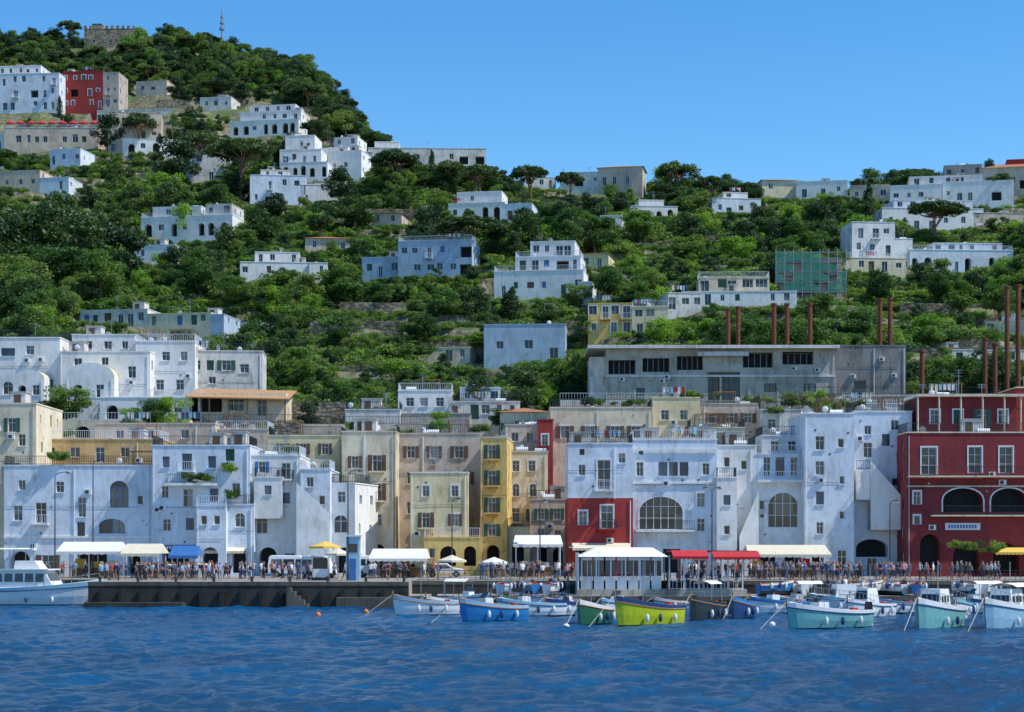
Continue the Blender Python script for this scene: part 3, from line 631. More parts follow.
b=B('pink_terrace_hotel',at=(50,150),lod=2)
fr,W,H=b.block(4,98,128,150,'pinkcream',auto=w1(10,1,'x',1.4,2.2),depth=9,rail='whiterail')
b.block(-60,4,132,150,'white',auto=w1(5,1),dy=1)
for i in range(9):
    x=1.5+i*W/9; b.mb.cyl('parasols','steel',fr.p(x,1.2,H-.4),fr.p(x,1.2,H+2),.04,n=5); b.mb.cyl('parasols','aw_red',fr.p(x,1.2,H+1.5),fr.p(x,1.2,H+2.5),1.5,.05,n=8)
b.done()
villa('pink_house_on_slope',(150,152),[(108,160,112,152,'pinkcream',w1(4,3)),(120,186,138,152,'white',w1(5,1,'a'),{'dy':-4})])
villa('white_house_on_slope',(205,180),[(178,232,152,180,'white_old',w1(4,2)),(190,215,143,154,'white',w1(2,1),{'dy':3,'zlo':-1})])
villa('small_white_house',(65,165),[(50,82,150,165,'bluewhite',w1(3,1))])
villa('small_white_house',(160,262),[(134,176,246,262,'white',w1(3,1,'a'))])
villa('small_cream_house',(190,268),[(176,212,258,270,'cream',w1(3,1))])
villa('small_white_house',(30,190),[(-10,42,172,192,'pinkcream',w1(4,1)),(42,72,180,192,'bluewhite',w1(2,1))])
villa('row_of_houses',(120,325),[(80,150,311,328,'white_old',w1(6,1)),(150,215,316,328,'cream',w1(5,1)),(215,228,318,328,'paleblue',None)])
villa('small_white_house',(335,175),[(328,362,152,176,'white',w1(3,1)),(318,345,148,156,'white',None,{'dy':4,'zlo':-1})])
villa('small_pink_house',(330,250),[(305,350,238,252,'pinkcream',w1(3,1),{'roof':'tile'})])
villa('ridge_house',(620,186),[(598,642,168,186,'pinkcream',w1(4,1),{'roof':'tile'}),(560,600,172,186,'white_old',w1(3,1))])
villa('ridge_house',(785,192),[(762,802,180,193,'cream',w1(3,1),{'roof':'tile'})])
villa('ridge_house',(540,186),[(524,556,177,188,'white_old',w1(3,1))])
villa('small_white_house',(560,212),[(545,575,203,213,'white',w1(2,1))])
villa('small_yellow_house',(590,270),[(578,608,254,270,'paleyellow',w1(2,1),{'roof':'tile'})])
villa('small_cream_house',(450,360),[(425,470,348,362,'cream',w1(3,1))])
villa('small_white_house',(700,310),[(668,702,293,310,'white_old',w1(3,1))])
villa('small_white_house',(1000,360),[(950,1040,350,364,'white_old',w1(5,1))])
villa('ridge_house',(870,200),[(850,888,186,202,'pinkcream',w1(3,1))])
villa('small_white_house',(235,330),[(206,262,324,334,'white',w1(4,1,'a'))])
villa('small_pink_house',(390,225),[(372,402,214,226,'pinkcream',w1(2,1),{'roof':'tile'})])
villa('small_white_house',(612,225),[(600,622,216,226,'white',w1(2,1))])
villa('small_cream_house',(1000,335),[(985,1030,322,336,'cream',w1(3,1))])
villa('small_white_house',(215,108),[(200,232,98,110,'white_old',w1(3,1))]); villa('small_white_house',(150,92),[(136,168,82,95,'pinkcream',w1(3,1))]); villa('small_white_house',(345,150),[(334,358,138,148,'white',w1(2,1))])
for a in [(20,110,215,221),(330,420,208,213),(610,690,243,248),(565,640,321,326),(310,400,321,328),(860,1024,321,326),(890,1024,348,354),(590,700,283,288),(695,760,235,240),(390,470,322,327),(225,320,106,111),(140,200,171,177),(340,470,302,306),(650,750,264,268),(900,1010,303,308),(420,560,376,382),(300,400,366,372),(690,850,319,324)]:
    rwall(a[0],a[1],a[2],a[3],hit((a[0]+a[1])/2,a[3]),'terr_stone','stone_terrace_wall',yaw=YR.uniform(-5,5))
Yc=hit(110,46)
b=B('hilltop_castle',Yc,lod=2); b.block(84,136,29,50,'stone',auto=(7,1,.8,1.2,'x'),depth=9,cl=False)
for i in range(10): b.mb.box('battlements','stone',Fr((wx(84,Yc),Yc,wz(29,Yc))),i*1.9,i*1.9+1,-.05,.4,.14,1.2)
b.block(92,102,24,50,'stone',dy=2,depth=4,cl=False); b.done()
mb=MB(); X=wx(222,630);z0=float(H0(X,630)); 
mb.cyl('mast','steel',(X,630,z0-1),(X,630,wz(8,630)),.5,.15,6)
for z,r in((30,1.),(24,.8),(18,.6)):
    mb.cyl('mast','steel',(X,630,wz(z,630)),(X,630,wz(z,630)+.8),r,r,8)
mb.finish('communications_mast')
Y=hit(810,293); b=B('scaffolded_building',Y,lod=2); b.block(780,842,258,293,'greybeige',auto=w1(4,2),cl=False)
f=Fr((wx(775,Y),Y-1.2,wz(293,Y))); s_=F/Y; W=70/s_; H=40/s_
for i in range(9): b.mb.cyl('scaffold','steel',f.p(W*i/8,0,-1),f.p(W*i/8,0,H+.6),.07,n=5)
for j in range(5): b.mb.box('scaffold','steel',f,0,W,-.05,.05,H*j/4-.05,H*j/4+.05); b.mb.box('scaffold','wood',f,0,W,.1,1.0,H*j/4-.1,H*j/4-.04)
for i in range(8):
    for j in range(4):
        k=(i*7+j*3)%5
        if k and j<3 or (j==3 and i<5): b.mb.quad('safety_net','net',[f.p(W*i/8+.08,-.07,H*j/4+.3*(k%2)),f.p(W*(i+1)/8-.08,-.07,H*j/4+.2),f.p(W*(i+1)/8-.08,-.07,H*(j+1)/4-.1-.5*(k==3)),f.p(W*i/8+.08,-.07,H*(j+1)/4-.15)])
b.done()
for px,t,bs in [(728,310,345),(738,308,345),(774,305,342),(787,305,342),(810,305,340),(880,300,345),(890,300,345),(922,352,392),(1007,288,388),(985,340,388),(1018,286,388),(995,345,388)]:
    Y=276 if bs<350 else 262; mb=MB(); X=wx(px,Y); s_=F/Y; r=2.4/s_; zb=float(H0(X,Y))-1
    mb.cyl('post','rust',(X,Y,zb),(X,Y,wz(t,Y)),r,r,10); mb.cyl('post','rust',(X,Y,wz(t,Y)),(X,Y,wz(t,Y)+.25),r*1.3,r*1.3,10); mb.cyl('post','rust',(X,Y,zb),(X,Y,zb+1.4),r*1.4,r*1.4,8)
    mb.finish('rusty_steel_column')

# ------------------------------------------------------------ terrain mesh
def npmesh(name,V,Q,mats,smooth=False,mi=None):
    me=bpy.data.meshes.new(name); V=np.asarray(V,np.float32);Q=np.asarray(Q,np.int32)
    me.vertices.add(len(V)); me.vertices.foreach_set('co',V.ravel()); k=Q.shape[1]
    me.loops.add(Q.size); me.loops.foreach_set('vertex_index',Q.ravel()); me.polygons.add(len(Q)); me.polygons.foreach_set('loop_start',np.arange(0,Q.size,k,dtype=np.int32))
    if mi is not None: me.polygons.foreach_set('material_index',np.asarray(mi,np.int32))
    for m in mats: me.materials.append(M[m])
    me.polygons.foreach_set('use_smooth',np.full(len(Q),smooth)); me.update(calc_edges=True); me.validate(); return me
def gridq(nx,ny):
    i=np.arange(nx-1);j=np.arange(ny-1); I,J=np.meshgrid(i,j); a=(J*nx+I).ravel(); return np.stack([a,a+1,a+nx+1,a+nx],1)
def addob(name,me,loc=(0,0,0)):
    o=bpy.data.objects.new(name,me); COL.objects.link(o); o.location=loc; return o
def Hpad(X,Y):
    h=H0(X,Y)
    for (x,y,w,d,z) in PADS:
        m=(X>x-2)&(X<x+w+2)&(Y>y-2.5)&(Y<y+d+1.)
        h=np.where(m,np.minimum(h,z-.02),h)
    return h
xs=np.concatenate([np.linspace(-900,-262,30),np.arange(-260,260,1.6),np.linspace(262,900,30)])
ys=np.concatenate([np.arange(140,215,1.5),np.arange(215,480,.8),np.arange(480,700,2),np.linspace(702,1500,40)])
X,Y=np.meshgrid(xs,ys); Z=Hpad(X,Y); Z=np.maximum(Z,-4)
m,nt,bs=newmat('hillside')
g=nd(nt,'ShaderNodeNewGeometry'); sx=nd(nt,'ShaderNodeSeparateXYZ'); nt.links.new(g.outputs['True Normal'],sx.inputs[0])
n1=noise(nt,.12,6,g.outputs['Position']); n2=noise(nt,1.2,6,g.outputs['Position'])
r1=ramp(nt,[(.3,(.05,.10,.02)),(.5,(.10,.17,.035)),(.65,(.15,.17,.05)),(.8,(.24,.19,.10))]); nt.links.new(n1.outputs['Fac'],r1.inputs[0])
vo=nd(nt,'ShaderNodeTexVoronoi'); vo.inputs['Scale'].default_value=1.3; nt.links.new(g.outputs['Position'],vo.inputs['Vector']); vs_=nd(nt,'ShaderNodeSeparateColor'); nt.links.new(vo.outputs['Color'],vs_.inputs[0])
r2=ramp(nt,[(.0,(.11,.095,.065)),(1,(.32,.28,.21))]); nt.links.new(vs_.outputs[0],r2.inputs[0])
rz=ramp(nt,[(.62,(1,1,1)),(.78,(0,0,0))]); nt.links.new(sx.outputs[2],rz.inputs[0])
c=mixc(nt,r1.outputs[0],r2.outputs[0],rz.outputs[0])
r3=ramp(nt,[(.3,(.55,.6,.5)),(.7,(1,1,1))]); nt.links.new(n2.outputs['Fac'],r3.inputs[0]); c=mixc(nt,c,r3.outputs[0],1.,'MULTIPLY')
sp=nd(nt,'ShaderNodeSeparateXYZ'); nt.links.new(g.outputs['Position'],sp.inputs[0])
mr=nd(nt,'ShaderNodeMapRange'); mr.inputs[1].default_value=214; mr.inputs[2].default_value=255; nt.links.new(sp.outputs[1],mr.inputs[0])
r4=ramp(nt,[(.35,(.20,.185,.16)),(.65,(.34,.32,.29))]); nt.links.new(n2.outputs['Fac'],r4.inputs[0])
c=mixc(nt,r4.outputs[0],c,mr.outputs[0])
nt.links.new(c,bs.inputs['Base Color']); bs.inputs['Roughness'].default_value=.95
n5=noise(nt,4,6,g.outputs['Position']); bp=nd(nt,'ShaderNodeBump'); bp.inputs['Strength'].default_value=.6; bp.inputs['Distance'].default_value=.3; nt.links.new(n5.outputs['Fac'],bp.inputs['Height']); nt.links.new(bp.outputs[0],bs.inputs['Normal'])
addob('hillside_terrain',npmesh('terrain',np.stack([X.ravel(),Y.ravel(),Z.ravel()],1),gridq(len(xs),len(ys)),['hillside']))

# quay
mb=MB(); f=Fr((0,0,0))
def qbox(x0,x1,y0,y1,z): 
    mb.box('deck','quay',f,x0,x1,y0+.3,y1,-3,z); mb.box('sea_wall','darkconcrete',f,x0,x1,y0+.05,y0+.298,-3,z-.35); mb.box('kerb','wetstone',f,x0,x1,y0,y0+.298,z-.348,z+.02)
qbox(wx(88,165.5),-9.5,165.5,199,QZ); qbox(-9.497,110,171,199,QZ-.003); qbox(-9.49,110,163,170.995,1.05)
qbox(-150,wx(88,165.5)-.003,176,199,QZ-.004)
for i in range(16):
    x=-38+i*1.85; mb.box('fenders','tyre',f,x,x+.35,165.3,165.499,.1,1.6)
mb.box('lower_ledge','darkconcrete',f,-39,-30,163.8,165.45,-3,.45); mb.box('lower_ledge','wetstone',f,-16,-10,163.8,165.45,-3,.9)
for i in range(5): mb.box('steps','wetstone',f,-19-i*.4,-18.6-i*.4,164.4,165.45,-3,.3+i*.38)
mb.finish('quay')

# ------------------------------------------------------------ water
def wavec():
    xs=np.concatenate([-np.geomspace(3000,61,24),np.arange(-60,60,.3),np.geomspace(61,3000,24)])
    ys=np.concatenate([-np.geomspace(2500,1,14),np.linspace(3,52,40),np.arange(52.5,170,.27),np.geomspace(171,3500,24)])
    X,Y=np.meshgrid(xs,ys); Z=np.zeros_like(X); r=np.random.RandomState(3)
    for k in range(40):
        L=r.uniform(.9,2.3) if k<30 else r.uniform(3.,9); a=r.normal(-1.25,.9); A=.0105*L**.75; kx=2*np.pi/L*math.cos(a);ky=2*np.pi/L*math.sin(a)
        wob=1.5*np.sin(X*.23+k+Y*.05)+1.3*np.sin(Y*.19+k*2.1-X*.07)
        ph=kx*X+ky*Y+r.uniform(0,6)+wob; Z+=A*(np.abs(np.sin(ph/2))*-2+1.27 if k%2==0 else np.sin(ph))*(.7+.6*np.sin(X*.12+k)*np.sin(Y*.09+k*1.7))
    fade=np.clip((59-np.abs(X))/8,0,1)*np.clip((Y-36)/15,0,1)*np.clip((169-Y)/4,0,1)
    Z=Z*fade
    addob('sea_water',npmesh('water',np.stack([X.ravel(),Y.ravel(),Z.ravel()],1),gridq(len(xs),len(ys)),['water'],True))
m,nt,bs=newmat('water')
g=nd(nt,'ShaderNodeNewGeometry'); mp=nd(nt,'ShaderNodeMapping'); mp.inputs['Scale'].default_value=(1,.8,1); nt.links.new(g.outputs['Position'],mp.inputs['Vector'])
n1=noise(nt,3.2,8,mp.outputs[0],.7); n2=noise(nt,.05,4,g.outputs['Position'])
r=ramp(nt,[(.35,(.002,.062,.165)),(.65,(.004,.105,.26))]); nt.links.new(n2.outputs['Fac'],r.inputs[0]); nt.links.new(r.outputs[0],bs.inputs['Base Color'])
bs.inputs['Roughness'].default_value=.08; bs.inputs['IOR'].default_value=1.33
bp=nd(nt,'ShaderNodeBump'); bp.inputs['Strength'].default_value=1.; bp.inputs['Distance'].default_value=.35; nt.links.new(n1.outputs['Fac'],bp.inputs['Height']); nt.links.new(bp.outputs[0],bs.inputs['Normal'])
wavec()

# ------------------------------------------------------------ vegetation
def leaves(clumps,n,size,r,jit=.8):
    Vs=[];Qs=[];o=0
    for (c,rad) in clumps:
        k=int(n); d=r.normal(size=(k,3)); d/=np.linalg.norm(d,axis=1)[:,None]
        p=np.array(c)+d*np.array(rad)*(r.uniform(.5,1.1,(k,1)))
        nn=d+r.normal(size=(k,3))*jit; nn/=np.linalg.norm(nn,axis=1)[:,None]
        t=np.cross(nn,r.normal(size=(k,3))); t/=np.linalg.norm(t,axis=1)[:,None]; b=np.cross(nn,t)
        s=size*r.uniform(.6,1.3,(k,1)); 
        q=np.stack([p-t*s,p-b*s*.55,p+t*s,p+b*s*.55],1).reshape(-1,3)
        Vs.append(q); Qs.append(np.arange(4*k).reshape(-1,4)+o); o+=4*k
    return np.concatenate(Vs),np.concatenate(Qs)
def tubes(segs,n=6):
    Vs=[];Qs=[];o=0
    for p0,p1,r0,r1 in segs:
        p0=Vector(p0);p1=Vector(p1);d=(p1-p0).normalized();a=d.orthogonal().normalized();b=d.cross(a)
        for p,rr in((p0,r0),(p1,r1)):
            for i in range(n): t=2*math.pi*i/n; Vs.append(tuple(p+a*math.cos(t)*rr+b*math.sin(t)*rr))
        Qs+=[(o+i,o+(i+1)%n,o+n+(i+1)%n,o+n+i) for i in range(n)]; o+=2*n
    return np.array(Vs),np.array(Qs)
def treemesh(name,segs,clumps,n,size,r,leaf):
    LV,LQ=leaves(clumps,n,size,r)
    if segs:
        TV,TQ=tubes(segs); V=np.concatenate([LV,TV]); Q=np.concatenate([LQ,TQ+len(LV)]); mi=[0]*len(LQ)+[1]*len(TQ)
    else: V,Q,mi=LV,LQ,[0]*len(LQ)
    return npmesh(name,V,Q,[leaf,'bark'],False,mi)
def limbs(r,th,tips):
    segs=[((0,0,-1),(r.uniform(-.1,.1),0,th*.55),.32,.24)]; base=segs[0][1]; t2=(base[0]+r.uniform(-.3,.3),r.uniform(-.3,.3),th); segs.append((base,t2,.24,.17))
    for c in tips:
        mid=tuple((np.array(t2)+np.array(c))/2+r.normal(size=3)*.25-np.array([0,0,.2])); segs+= [(t2 if r.rand()<.6 else base,mid,.12,.08),(mid,tuple(c),.08,.03)]
    return segs
PROTO={}
def hash_(s): return sum(ord(c)*(i+1) for i,c in enumerate(s))
def mk(kind,nv):
    L=[]
    for v in range(nv):
        r=np.random.RandomState(hash_(kind)+v*13)
        if kind=='shrub':
            cl=[((r.uniform(-.75,.75),r.uniform(-.75,.75),r.uniform(.15,.75)),(r.uniform(.35,.65),)*2+(r.uniform(.3,.5),)) for _ in range(8)]
            me=treemesh('shrub',None,cl,75,.13,r,'leaf_shrub')
        elif kind=='broadleaf':
            cl=[]
            for _ in range(24):
                a=r.uniform(0,6.28);q=r.uniform(.3,3.4); z=r.uniform(3.2,8.8); k=1-abs(z-6)/5; cl.append(((q*math.cos(a)*k*1.2,q*math.sin(a)*k*1.2,z),(r.uniform(.9,1.6),)*2+(r.uniform(.7,1.1),)))
            me=treemesh('broadleaf',limbs(r,3.6,[c[0] for c in cl[:9]]),cl,150,.25,r,'leaf_tree')
        elif kind=='dark':
            cl=[]
            for _ in range(24):
                a=r.uniform(0,6.28);q=r.uniform(.2,3.2); z=r.uniform(1.8,8.6); k=1.1-abs(z-5)/7; cl.append(((q*math.cos(a)*k,q*math.sin(a)*k,z),(r.uniform(.9,1.6),)*2+(r.uniform(.8,1.2),)))
            me=treemesh('dark',limbs(r,4,[c[0] for c in cl[:7]]),cl,150,.26,r,'leaf_dark')
        elif kind=='pine':
            cl=[]
            for _ in range(48):
                a=r.uniform(0,6.28);q=4.0*math.sqrt(r.uniform(0,1)); z=8.4-q*q*.085+r.uniform(-.7,.45); cl.append(((q*math.cos(a),q*math.sin(a),z),(r.uniform(.8,1.2),)*2+(r.uniform(.45,.7),)))
            me=treemesh('pine',limbs(r,5.8,[c[0] for c in cl[:14]]),cl,110,.24,r,'leaf_pine')
        elif kind=='cypress':
            cl=[((r.uniform(-.25,.25),r.uniform(-.25,.25),z),(max(.25,1.15*math.sin(math.pi*min(1,(z+1.2)/11))**.7),)*2+(.8,)) for z in np.linspace(.8,9.4,16)]
            me=treemesh('cypress',[((0,0,-1),(0,0,9),.2,.05)],cl,120,.2,r,'leaf_dark')
        elif kind=='bright':
            cl=[((r.uniform(-2.6,2.6),r.uniform(-2.6,2.6),r.uniform(2.,7.5)),(r.uniform(.9,1.5),)*3) for _ in range(18)]
            me=treemesh('bright',limbs(r,3,[c[0] for c in cl[:8]]),cl,150,.25,r,'leaf_bright')
        L.append(me)
    PROTO[kind]=L
for k,n in(('shrub',6),('broadleaf',4),('dark',4),('pine',3),('cypress',2),('bright',2)): mk(k,n)
WID={'broadleaf':8.,'dark':7.6,'pine':9.6,'cypress':2.4,'bright':7.5}
NM={'broadleaf':'broadleaf_tree','dark':'holm_oak_tree','pine':'stone_pine_tree','cypress':'cypress_tree','bright':'young_leafy_tree'}
def tree(kind,px,base,top,w,Y=None):
    Y=Y or hit(px,base); s_=F/Y; h=(base-top)/s_/9.6; ww=w/s_/WID[kind]; X=wx(px,Y)
    o=addob(NM[kind],R.choice(PROTO[kind]),(X,Y,wz(base,Y)-.3)); o.scale=(ww,ww,h); o.rotation_euler=(0,0,R.uniform(0,6.28)); return o
for a in [('pine',240,196,133,76),('pine',471,262,214,86),('pine',678,206,158,48),('pine',935,242,198,66),('pine',397,196,146,54),('pine',530,204,163,46),('pine',480,202,162,42),('pine',450,196,158,36),('pine',570,204,168,30),('pine',200,180,128,46),
 ('dark',175,192,132,54),('dark',355,232,194,62),('dark',108,152,112,34),('dark',30,292,198,90),('dark',85,288,203,84),('dark',120,292,218,60),('dark',60,270,188,70),('dark',0,286,212,70),('dark',405,192,152,36),('dark',380,196,165,40),('broadleaf',60,300,240,70),('broadleaf',100,304,250,60),('broadleaf',20,308,254,60),
 ('pine',140,155,110,38),('cypress',868,228,184,15),('cypress',512,324,287,20),('cypress',505,322,296,13),('cypress',432,175,150,8),('cypress',60,120,96,7),
 ('broadleaf',345,312,262,58),('broadleaf',285,302,268,52),('broadleaf',310,314,272,48),('broadleaf',880,310,268,38),('bright',735,262,230,46),('bright',165,205,168,46),('bright',700,345,314,44),('broadleaf',600,250,216,50),('bright',185,238,196,36),
 ('broadleaf',260,252,208,52),('broadleaf',640,242,208,44),('broadleaf',790,252,216,52),('dark',560,236,200,44),('dark',820,242,200,42),('pine',710,210,172,38),('dark',520,242,206,44),('dark',745,252,218,36),('dark',590,225,192,38),('dark',690,247,211,38),('broadleaf',610,304,264,44),
 ('dark',920,292,260,30),('broadleaf',1000,322,282,50),('broadleaf',960,317,278,46),('dark',990,190,158,22),('pine',1000,205,170,30),('dark',225,264,222,38),('dark',340,202,166,38),('dark',430,242,202,38),('bright',660,345,311,40),('broadleaf',690,264,230,40),('broadleaf',240,312,270,50),
 ('broadleaf',380,314,280,40),('broadleaf',440,322,286,44),('dark',475,320,284,34),('broadleaf',200,300,264,46),('broadleaf',650,300,266,40),('dark',775,285,250,34),('broadleaf',820,330,292,46),('broadleaf',860,345,306,44),('bright',930,345,310,40),('broadleaf',1010,300,264,44),('dark',545,330,300,30),('broadleaf',575,312,280,34),('broadleaf',320,238,200,42),('dark',275,225,190,36),('broadleaf',700,225,190,36),('dark',110,235,200,38),('broadleaf',340,350,312,50),('broadleaf',420,345,312,44),('broadleaf',560,392,356,44),('broadleaf',300,385,345,50),('bright',400,385,352,40),('broadleaf',585,345,316,34)]:
    tree(*a)
for a in [('broadleaf',66,430,380,56,238),('broadleaf',50,432,392,40,237),('bright',172,430,390,38,229),('broadleaf',150,430,396,44,229),('bright',132,432,402,30,229),('broadleaf',22,434,400,34,236),('bright',818,410,385,28,247),('broadleaf',790,410,388,26,247),
  ('broadleaf',500,430,404,30,246),('broadleaf',525,430,408,26,247),('broadleaf',338,432,400,30,246),('dark',590,420,394,26,248),('dark',310,432,396,30,240),('bright',440,432,406,26,240),('broadleaf',375,430,402,34,243),('dark',480,400,372,30,256),('broadleaf',370,410,380,34,256)]: tree(*a)
def scatter(name,protos,pts,rots,scls,idx):
    col=bpy.data.collections.new(name+'_kinds')
    for i,me in enumerate(protos): o=bpy.data.objects.new('%s_kind_%s'%(name,chr(97+i)),me); col.objects.link(o)
    me=bpy.data.meshes.new(name); me.vertices.add(len(pts)); me.vertices.foreach_set('co',np.asarray(pts,np.float32).ravel())
    a=me.attributes.new('rot','FLOAT_VECTOR','POINT'); a.data.foreach_set('vector',np.asarray(rots,np.float32).ravel())
    a=me.attributes.new('scl','FLOAT_VECTOR','POINT'); a.data.foreach_set('vector',np.asarray(scls,np.float32).ravel())
    a=me.attributes.new('idx','INT','POINT'); a.data.foreach_set('value',np.asarray(idx,np.int32))
    ob=addob(name,me)
    ng=bpy.data.node_groups.new(name,'GeometryNodeTree'); ng.interface.new_socket('Geometry',in_out='INPUT',socket_type='NodeSocketGeometry'); ng.interface.new_socket('Geometry',in_out='OUTPUT',socket_type='NodeSocketGeometry')
    gi=ng.nodes.new('NodeGroupInput');go=ng.nodes.new('NodeGroupOutput'); ip=ng.nodes.new('GeometryNodeInstanceOnPoints'); ci=ng.nodes.new('GeometryNodeCollectionInfo')
    ci.inputs['Collection'].default_value=col; ci.inputs['Separate Children'].default_value=True; ci.inputs['Reset Children'].default_value=True
    L=ng.links.new
    def at(nm,t):
        n=ng.nodes.new('GeometryNodeInputNamedAttribute'); n.data_type=t; n.inputs['Name'].default_value=nm
        return [q for q in n.outputs if q.enabled and q.name=='Attribute'][0]
    L(gi.outputs[0],ip.inputs['Points']); L(ci.outputs[0],ip.inputs['Instance']); ip.inputs['Pick Instance'].default_value=True
    L(at('idx','INT'),ip.inputs['Instance Index']); L(at('rot','FLOAT_VECTOR'),ip.inputs['Rotation']); L(at('scl','FLOAT_VECTOR'),ip.inputs['Scale']); L(ip.outputs[0],go.inputs[0])
    md=ob.modifiers.new('scatter','NODES'); md.node_group=ng
    return ob
def field(n,Y0,Y1,pxa,pxb,r):
    Y=Y0+(Y1-Y0)*r.uniform(0,1,n); px=r.uniform(pxa,pxb,n); X=(px-512)*Y/F; return X,Y,px
def ok(X,Y,mf=1.5,ms=.8):
    m=np.ones(len(X),bool)
    for (x,y,w,d,z) in PADS: m&=~((X>x-ms)&(X<x+w+ms)&(Y>y-mf)&(Y<y+d+.5))
    return m
def near(X,Y,dist=12):
    m=np.zeros(len(X),bool)
    for (x,y,w,d,z) in PADS: m|=((X>x-2)&(X<x+w+2)&(Y>y-dist)&(Y<y+d))
    return m
def dens(X,Y): return .5+.5*np.sin(X*.07+Y*.11)*np.sin(X*.03-Y*.06+2)
r=np.random.RandomState(11)
X,Y,px=field(17000,247,500,-160,1180,r); k=ok(X,Y); X,Y,px=X[k],Y[k],px[k]
k=(Y>258)|(r.rand(len(X))<.35); X,Y,px=X[k],Y[k],px[k]
Z=Hpad(X,Y); s=r.uniform(.8,2.4,len(X)); s=np.where(near(X,Y),np.minimum(s,1.25),s)
row=(r.rand(len(X))<.3)
sc=np.stack([s*np.where(row,2.2,1),s,s*r.uniform(.7,1.2,len(X))*np.where(row,.75,1)],1)
rot=np.stack([0*s,0*s,np.where(row,r.normal(0,.15,len(X)),r.uniform(0,6.28,len(X)))],1)
scatter('hillside_shrubs',PROTO['shrub'],np.stack([X,Y,Z-.2],1),rot,sc,r.randint(0,6,len(X)))
X,Y,px=field(3200,256,490,-160,1180,r); k=ok(X,Y,6,1.6)&((dens(X,Y)>.4)|(r.rand(len(X))<.3))&(Y>262); X,Y=X[k],Y[k]
s=r.uniform(.3,.85,len(X))*(.75+.5*dens(X,Y)); s=np.where(near(X,Y,24),np.minimum(s,.38),s)
kinds=PROTO['broadleaf']+PROTO['dark']+PROTO['bright']; idx=r.choice([0,1,2,3,0,1,2,3,0,1,2,3,4,5,6,7,8,9],len(X))
scatter('hillside_trees',kinds,np.stack([X,Y,Hpad(X,Y)-.4],1),np.stack([0*s,0*s,r.uniform(0,6.28,len(X))],1),np.stack([s*1.15,s*1.15,s],1),idx)
X,Y,px=field(3600,455,690,-200,400,r); k=ok(X,Y,14,3)&(r.rand(len(X))<np.clip(.35+(Y-480)/110,.25,.9)); X,Y=X[k],Y[k]
s=r.uniform(.35,1.0,len(X)); s=np.where(near(X,Y,26),np.minimum(s,.35),s)
idx=r.choice([0,1,2,3,0,1,2,3,4,5,6,7,8,9,10,11],len(X))
scatter('hilltop_forest',PROTO['broadleaf']+PROTO['dark']+PROTO['pine']+PROTO['bright'][:1],np.stack([X,Y,Hpad(X,Y)-.5],1),np.stack([0*s,0*s,r.uniform(0,6.28,len(X))],1),np.stack([s*1.1,s*1.1,s*r.uniform(.7,1.1,len(X))],1),idx)
X,Y,px=field(700,455,505,380,1180,r); k=ok(X,Y,10,2); X,Y=X[k],Y[k]; s=r.uniform(.28,.7,len(X)); s=np.where(near(X,Y,22),np.minimum(s,.28),s)
scatter('ridge_trees',PROTO['broadleaf']+PROTO['dark']+PROTO['pine'],np.stack([X,Y,Hpad(X,Y)-.4],1),np.stack([0*s,0*s,r.uniform(0,6.28,len(X))],1),np.stack([s*1.2,s*1.2,s],1),r.randint(0,11,len(X)))
pl=[(195,481,198-1,8),(228,470,197.4,3),(60,461,200,5),(210,450,212,4),(800,405,238,8),(845,408,226,10),(770,412,236,6),(505,450,214,3),(965,548,191,7),(990,550,190.5,5),(640,405,248,12),(700,397,250,12),(440,430,222,5),(360,430,212,6),(232,497,197,3),(130,436,230,10),(60,436,230,8),(265,432,232,8),(400,436,234,8),(480,432,236,6),(600,404,249,9),(760,402,249,9),(690,436,200,3),(290,452,200,3)]
P_=[];
for px_,py_,Yy,n in pl:
    for i in range(n): P_.append((wx(px_+R.uniform(-1,1)*n*1.6,Yy),Yy+R.uniform(-.3,.3),wz(py_,Yy)+R.uniform(-.2,.3)))
n=len(P_); s=r.uniform(.4,.9,n); scatter('terrace_plants',PROTO['shrub'],P_,np.stack([0*s,0*s,r.uniform(0,6,n)],1),np.stack([s,s,s],1),r.randint(0,6,n))

# ------------------------------------------------------------ street things
def kiosk(px0,px1,pyr,Y,am,name,back=4.,counter=True,post='whiterail'):
    mb=MB(); x0,x1=wx(px0,Y),wx(px1,Y); z=wz(pyr,Y); f=Fr((0,Y,0)); n=max(2,int((x1-x0)/2.6)); g=QZ
    for i in range(n+1):
        x=x0+(x1-x0)*i/n
        for y in(0,back): mb.cyl('posts',post,(x,Y+y,g),(x,Y+y,z),.06,n=6)
    mb.faces('canopy',am,[f.p(x0-.3,-.5,z-.25),f.p(x1+.3,-.5,z-.25),f.p(x1+.1,back/2,z+.75),f.p(x0-.1,back/2,z+.75),f.p(x1+.3,back+.5,z-.25),f.p(x0-.3,back+.5,z-.25)],[(0,1,2,3),(3,2,4,5),(1,4,2),(0,3,5)])
    m=int((x1-x0)/.6)
    for i in range(m): a=x0-.3+(x1-x0+.6)*i/m; b2=x0-.3+(x1-x0+.6)*(i+1)/m; mb.quad('canopy',am,[f.p(a,-.5,z-.25),f.p(b2,-.5,z-.25),f.p(b2,-.5,z-.5),f.p((a+b2)/2,-.5,z-.6),f.p(a,-.5,z-.5)])
    if counter: 
        mb.box('counter','wood',f,x0+.5,x1-.5,back-1.0,back-.4,g,g+1.0); mb.box('counter','concrete',f,x0+.4,x1-.4,back-1.1,back-.3,g+1.0,g+1.06)
        for i in range(int((x1-x0)/1.8)): mb.box('goods',R.choice(['aw_red','blue','aw_yellow','frame','aw_cream']),f,x0+.8+i*1.7,x0+1.9+i*1.7,back-.9,back-.5,g+1.06,g+1.06+R.uniform(.3,.9))
    mb.finish(name)
kiosk(60,118,549,186,'aw_white','market_stall_canopy'); kiosk(124,158,551,184,'aw_cream','market_stall_canopy')
